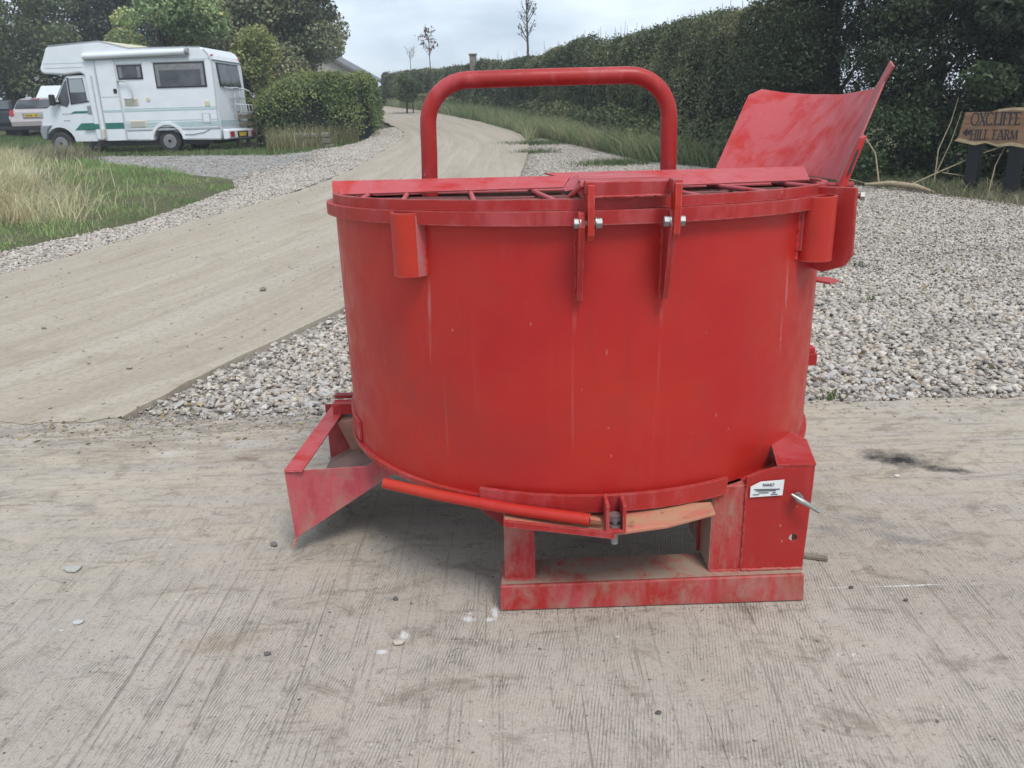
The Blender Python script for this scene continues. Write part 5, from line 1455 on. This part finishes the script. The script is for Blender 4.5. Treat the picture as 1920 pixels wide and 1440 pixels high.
# discharge chute on the left
ch_ = part(MB().prism([(-.805, 2.550, .333), (-.53, 2.60, .322), (-.41, 2.62, .392), (-.40, 2.62, .30), (-.475, 2.615, .258), (-.795, 2.550, .070)], (0, .006, 0)), 'chute_side', 'weld', fix=True)
part(MB().prism([(-.80, 3.20, .345), (-.56, 3.20, .345), (-.47, 3.20, .25), (-.80, 3.20, .075)], (0, .006, 0)), 'chute_side', 'maroon', fix=True)
part(MB().sheet([[(-.797, 2.553, .066), (-.797, 3.198, .092)], [(-.47, 2.62, .258), (-.47, 3.198, .262)]], .005), 'chute_floor', 'brown')
part(MB().sheet([[(-.797, 2.556, .064), (-.785, 2.553, .074)], [(-.808, 2.54, .040), (-.803, 2.54, .042)]], .003), 'torn_lip', 'raw')
part(MB().prism([(-.805, 2.548, .335), (-.738, 2.548, .335), (-.690, 3.21, .349), (-.757, 3.21, .349)], (0, 0, .006)), 'chute_top_bar', 'pink', bevel=.001)
part(MB().box(-.735, -.55, 3.055, 3.11, .352, .398), 'gate_rail', 'red', bevel=.002)
part(MB().box(-.735, -.55, 3.115, 3.15, .398, .414), 'gate_rail', 'maroon', bevel=.002)
part(MB().prism([(-.715, 3.02, .332), (-.60, 3.02, .342), (-.60, 3.02, .212), (-.665, 3.02, .205)], (0, .12, 0)), 'discharge_gate', 'gate', bevel=.003, fix=True)
part(MB().band(CX, CY, RD + .001, RD + .010, .405, .475, 176, 204, 14), 'gate_surround', 'red')
# base frame
bz0, bz1 = .0, .096
fb_ = MB().prism([(-.057, 2.169, .003), (.9122, 2.180, .003), (.905, 2.180, .098), (-.054, 2.169, .092)], (0, .15, 0))
part(fb_, 'front_bearer', 'dusty', bevel=.004, fix=True)
part(MB().sheet([[(-.05, 2.178, .0945), (.900, 2.188, .1005)], [(-.05, 2.317, .0945), (.900, 2.328, .1005)]], .0005), 'bearer_top', 'vdusty')
part(MB().box(-.055, .905, 3.42, 3.57, .003, .095), 'rear_bearer', 'dusty', bevel=.004)
part(MB().prism([(-.040, 2.205, .096), (.058, 2.206, .096), (.058, 2.206, .388), (-.037, 2.205, .388)], (0, .10, 0)), 'leg', 'dusty', bevel=.003)
part(MB().prism([(.612, 2.215, .100), (.711, 2.216, .100), (.711, 2.216, .397), (.612, 2.215, .397)], (0, .10, 0)), 'leg', 'dusty', bevel=.003)
part(MB().sheet([[(.6105, 2.217, .102), (.6105, 2.217, .39)], [(.6105, 2.50, .102), (.6105, 2.50, .39)]], .004), 'leg_web', 'vdusty')
part(MB().box(-.04, .06, 3.44, 3.54, .096, .397), 'leg', 'dusty', bevel=.003)
part(MB().box(.61, .71, 3.44, 3.54, .096, .397), 'leg', 'dusty', bevel=.003)
part(MB().prism([(-.036, 2.262, .250), (-.036, 2.262, .394), (-.205, 2.262, .394)], (0, .010, 0)), 'brace_plate', 'maroon', fix=True)
part(MB().box(-.02, .60, 2.9, 3.05, .30, .394), 'gearbox', 'maroon', bevel=.01)
pnl = [(.712, 2.210, .103), (.909, 2.212, .103), (.917, 2.214, .40), (.917, 2.214, .458), (.862, 2.214, .458), (.80, 2.213, .4575), (.76, 2.212, .447), (.712, 2.211, .428)]
# panel with a real drilled hole
def holed(pts, hc, hr, th, n=16):
    b = bmesh.new()
    k = len(pts)
    hole = [(hc[0] + hr * math.cos(2 * math.pi * i / n), None, hc[1] + hr * math.sin(2 * math.pi * i / n)) for i in range(n)]
    def yat_(x): return 2.210 + (x - .712) * .0195
    o1_ = [b.verts.new((x, y, z)) for x, y, z in pts]; h1_ = [b.verts.new((x, yat_(x), z)) for x, _, z in hole]
    es = [b.edges.new((o1_[i], o1_[(i + 1) % k])) for i in range(k)] + [b.edges.new((h1_[i], h1_[(i + 1) % n])) for i in range(n)]
    bmesh.ops.triangle_fill(b, edges=es, use_beauty=True)
    ret = bmesh.ops.extrude_face_region(b, geom=b.faces[:])
    for v in [e for e in ret['geom'] if isinstance(e, bmesh.types.BMVert)]: v.co.y += th
    bmesh.ops.recalc_face_normals(b, faces=b.faces)
    m = MB(); b.verts.index_update()
    m.add([v.co[:] for v in b.verts], [[v.index for v in f.verts] for f in b.faces])
    b.free()
    return m
panel = part(holed(pnl, (.871, .213), .0135, .008), 'side_panel', 'red')
part(MB().prism([(.80, 2.212, .4595), (.919, 2.212, .4595), (.958, 2.40, .4595), (.930, 2.47, .4595), (.862, 2.398, .4595), (.83, 2.36, .4595)], (0, 0, .006)), 'panel_top', 'red', fix=True)
part(MB().prism([(.908, 2.224, .103), (.915, 2.224, .4585), (.953, 2.40, .4585), (.945, 2.40, .103)], (-.006, 0, 0)), 'panel_return', 'red', fix=True)
lb = [(.722, 2.2045, .362), (.822, 2.2055, .366), (.824, 2.2055, .418), (.752, 2.2045, .414), (.722, 2.2045, .398)]
lab = sub(MB().prism(lb, (0, .002, 0)), 'maker_label', 'label_white', panel, 'small white printed label', fix=True)
tx = MB()
def bar(x0, x1, z0, z1): tx.box(x0, x1, 2.2028, 2.2036, z0, z1)
# printed lines (only the tail of the maker's name is legible)
bar(.733, .812, .387, .3895); bar(.740, .800, .3825, .3845); bar(.748, .778, .376, .378); bar(.730, .750, .370, .372); bar(.785, .806, .370, .372); bar(.790, .800, .376, .378)
lines_ = sub(tx, 'printed_lines', 'ink', lab)
word(lab, 'RMMET', .758, .398, .0092, 1.0, 2.2036, .001, (CX, CY, 0), False)
part(MB().box(.60, .835, 2.338, 2.346, .10, .40), 'panel_web', 'maroon')
part(MB().box(.836, .94, 2.338, 2.346, .29, .44), 'panel_web', 'maroon')
# wing bolt
wbt = part(MB().tube([(.868, 2.206, .362), (.868, 2.185, .362)], .0135, 12), 'wing_bolt', 'zinc')
sub(MB().tube([(.842, 2.188, .378), (.858, 2.184, .367), (.872, 2.178, .358), (.895, 2.172, .345), (.925, 2.165, .325)], [.004, .008, .010, .008, .005], 8), 'wing', 'steel', wbt)
# weld beads where the pieces meet
def weld(p0, p1, r=.0045, m='red'):
    a, b = Vector(p0), Vector(p1)
    n = max(4, int((b - a).length / .006))
    rr = [r * random.uniform(.6, 1.35) for _ in range(n + 1)]
    pts = [a.lerp(b, i / n) + Vector((random.gauss(0, .0007), random.gauss(0, .0007), random.gauss(0, .0007))) for i in range(n + 1)]
    part(MB().tube(pts, rr, 6), 'weld_bead', m)
def ringpt(x, z, r=RD): return (x, CY - math.sqrt(r * r - (x - CX) ** 2), z)
for gx in (.181, .414):
    for dx in (-.001, .017):
        weld(ringpt(gx + dx, 1.01), ringpt(gx + dx, 1.20), .004, 'drum')
weld((-.04, 2.204, .0955), (.058, 2.205, .0955), .005, 'dusty'); weld((.612, 2.214, .1005), (.711, 2.215, .1005), .005, 'dusty'); weld((.712, 2.209, .104), (.909, 2.211, .104), .005, 'dusty')
weld((.7115, 2.214, .105), (.7115, 2.214, .40), .0035, 'red')
weld(ringpt(-.236, 1.07), ringpt(-.236, 1.21), .006, 'drum'); weld(ringpt(.868, 1.06), ringpt(.868, 1.21), .007, 'drum')
weld((.195, 2.114, 1.288), (.424, 2.114, 1.288), .004, 'red')
weld((.266, 2.10, .437), (.266, 2.113, .36), .004); weld((.308, 2.10, .437), (.308, 2.113, .36), .004)
weld((-.802, 2.548, .334), (-.742, 2.548, .334), .003, 'pink')

# ------------------------------------------------------------------ loose bits on the concrete
def pebble(x, y, r, flat, col, label, name='stone', grp='loose stones on the concrete', rot=0):
    r_ = np.random.default_rng(int(abs(x) * 1000 + abs(y) * 777))
    v = ICO_V * (1 + r_.uniform(-.22, .22, (12, 1))) * np.array([1.15, .85, 1.0]) * r * .72; v[:, 2] *= flat
    v[:, 2] -= v[:, 2].min() + r * .05
    m = bpy.data.meshes.new(name); m.from_pydata(v.tolist(), [], ICO_F.tolist())
    at = m.color_attributes.new("Col", 'FLOAT_COLOR', 'POINT')
    for i in range(12): at.data[i].color = (*col, 1)
    m.materials.append(MAT['stone'])
    o = bpy.data.objects.new(name, m); COL.objects.link(o)
    o.location = (x, y, h1(x, y) + (.012 if y > 4.05 else 0)); o.rotation_euler = (0, 0, rot)
    tag(o, label, 'stone', grp)
pebble(-1.58, 2.49, .040, .30, (.42, .42, .39), 'flat pale grey stone lying alone at the left of the yard')
pebble(-.40, 2.25, .012, .9, (.10, .10, .10), 'small dark round stone left of the mixer base')
pebble(-.745, 1.985, .013, .8, (.13, .125, .12), 'dark pebble in the middle of the open concrete')
pebble(-2.25, 7.2, .045, .6, (.20, .17, .14), 'brown lump of stone lying on the lane near its edge')
pebble(-.90, 2.62, .018, .8, (.16, .155, .15), 'grey pebble beyond the chute lip')
pebble(1.09, 2.245, .010, .8, (.08, .08, .085), 'tiny black stone at the right end of the mixer base')
pebble(1.23, 2.165, .010, .8, (.09, .09, .09), 'small black pebble below the chalk line')
pebble(-.36, 2.02, .022, .6, (.50, .45, .38), 'pale beige chip in front of the mixer')
pebble(-1.40, 2.17, .024, .35, (.50, .51, .50), 'thin whitish flake of stone on the left concrete')
pebble(.36, 1.70, .012, .6, (.07, .07, .07), 'black chip on the foreground concrete below the mixer')
pebble(1.62, 3.06, .018, .4, (.66, .64, .60), 'white sliver of stone beside the oil stain')
pebble(-2.45, 4.9, .028, .6, (.38, .35, .30), 'pale stone on the near part of the lane')
pebble(-3.6, 6.0, .03, .6, (.22, .19, .16), 'brown stone on the lane by the left edge of the photo')
gp = np.c_[rng.uniform(-2.6, 2.6, 700), rng.uniform(1.35, 3.9, 700)]
gp = gp[in_view(gp)]
gp = gp[~((gp[:, 0] > -.1) & (gp[:, 0] < .95) & (gp[:, 1] > 2.15) & (gp[:, 1] < 3.6))]
o = stones('grit', gp, rng.uniform(.0015, .0048, len(gp)), 0.0, None, False, .45); o["label"] = 'scattered grit on the concrete yard'
cr2 = np.c_[rng.normal(-1.8, .75, 1500), 4.0 + rng.normal(0, .07, 1500) - .26 * rng.exponential(.5, 1500)]
cr2 = cr2[in_view(cr2) & (cr2[:, 0] < -.75)]
o = stones('grit', cr2, rng.uniform(.002, .007, len(cr2)) * rng.choice([1, 1, 1.7], len(cr2)), .0, None, False, .30); o["label"] = 'dirt crumbs and chips along the joint between yard and lane'
gl2 = sample_poly([(-6.2, 5), (-1.9, 5), (-.4, 12), (.2, 16), (-3.3, 16), (-4.7, 10.8)], 420)
o = stones('grit', gl2, rng.uniform(.005, .016, len(gl2)), .012, None, False, .4); o["label"] = 'scattered grit on the dusty lane'
sc_ = MB().prism([(1.00, 2.43, .003), (1.075, 2.405, .003), (1.08, 2.425, .003), (1.005, 2.455, .003)], (0, 0, .012)).build('wood_scrap', MAT['oldwood'], bevel=.002)
tag(sc_, 'thin scrap of grey wood beside the right of the mixer base', 'wood scrap')

lf = sample_poly([(1.4, 4.1), (4.4, 4.1), (7.5, 10.5), (6.0, 13.2), (2.5, 13)], 420)
Pz = np.c_[lf, hh(lf[:, 0], lf[:, 1]) + .012]
o = leaf_object('fallen_leaves', Pz, np.full(len(lf), .045), np.tile([0, 0, 1.0], (len(lf), 1)), leaf_cols(len(lf), [(.10, .07, .045), (.19, .12, .07), (.28, .19, .09)]), None, 2.0)
tag(o, 'brown leaf litter scattered over the gravel bed', kind='stuff')
lf = np.r_[np.c_[rng.normal(-1.9, .6, 60), rng.normal(3.9, .16, 60)], sample_poly([(-2.0, 4.1), (-.95, 4.1), (-.9, 6.0), (-1.3, 6.2)], 70)]
Pz = np.c_[lf, np.where(lf[:, 1] > 4.0, .006, .004)]
o = leaf_object('fallen_leaves', Pz, np.full(len(lf), .030), np.tile([0, 0, 1.0], (len(lf), 1)), leaf_cols(len(lf), [(.14, .09, .05), (.25, .16, .08), (.36, .27, .08)]), None, 2.0)
tag(o, 'yellow and brown leaf scraps by the corner of the lane', kind='stuff')

# dark grit strip put in as contact shadow at the mixer's foot
cg = np.c_[rng.uniform(-.06, .93, 260), 2.163 - rng.exponential(.006, 260)]
o = stones('grit', cg, rng.uniform(.0012, .0038, len(cg)), 0.0, None, False, .45); o["label"] = 'dark grit standing in for the contact shadow along the front edge of the mixer base'

# ------------------------------------------------------------------ thin haze over the whole place
g = G('thin_haze')
pv = g.n("VolumePrincipled", None, Color=(.86, .91, .97), Density=HAZE)
pv.inputs["Anisotropy"].default_value = .2
g.nt.links.new(pv.outputs[0], g.out.inputs["Volume"])
hb_ = MB().box(-420, 420, -70, 720, -1.4, 16.0).build('haze', g.m)
tag(hb_, kind='stuff')
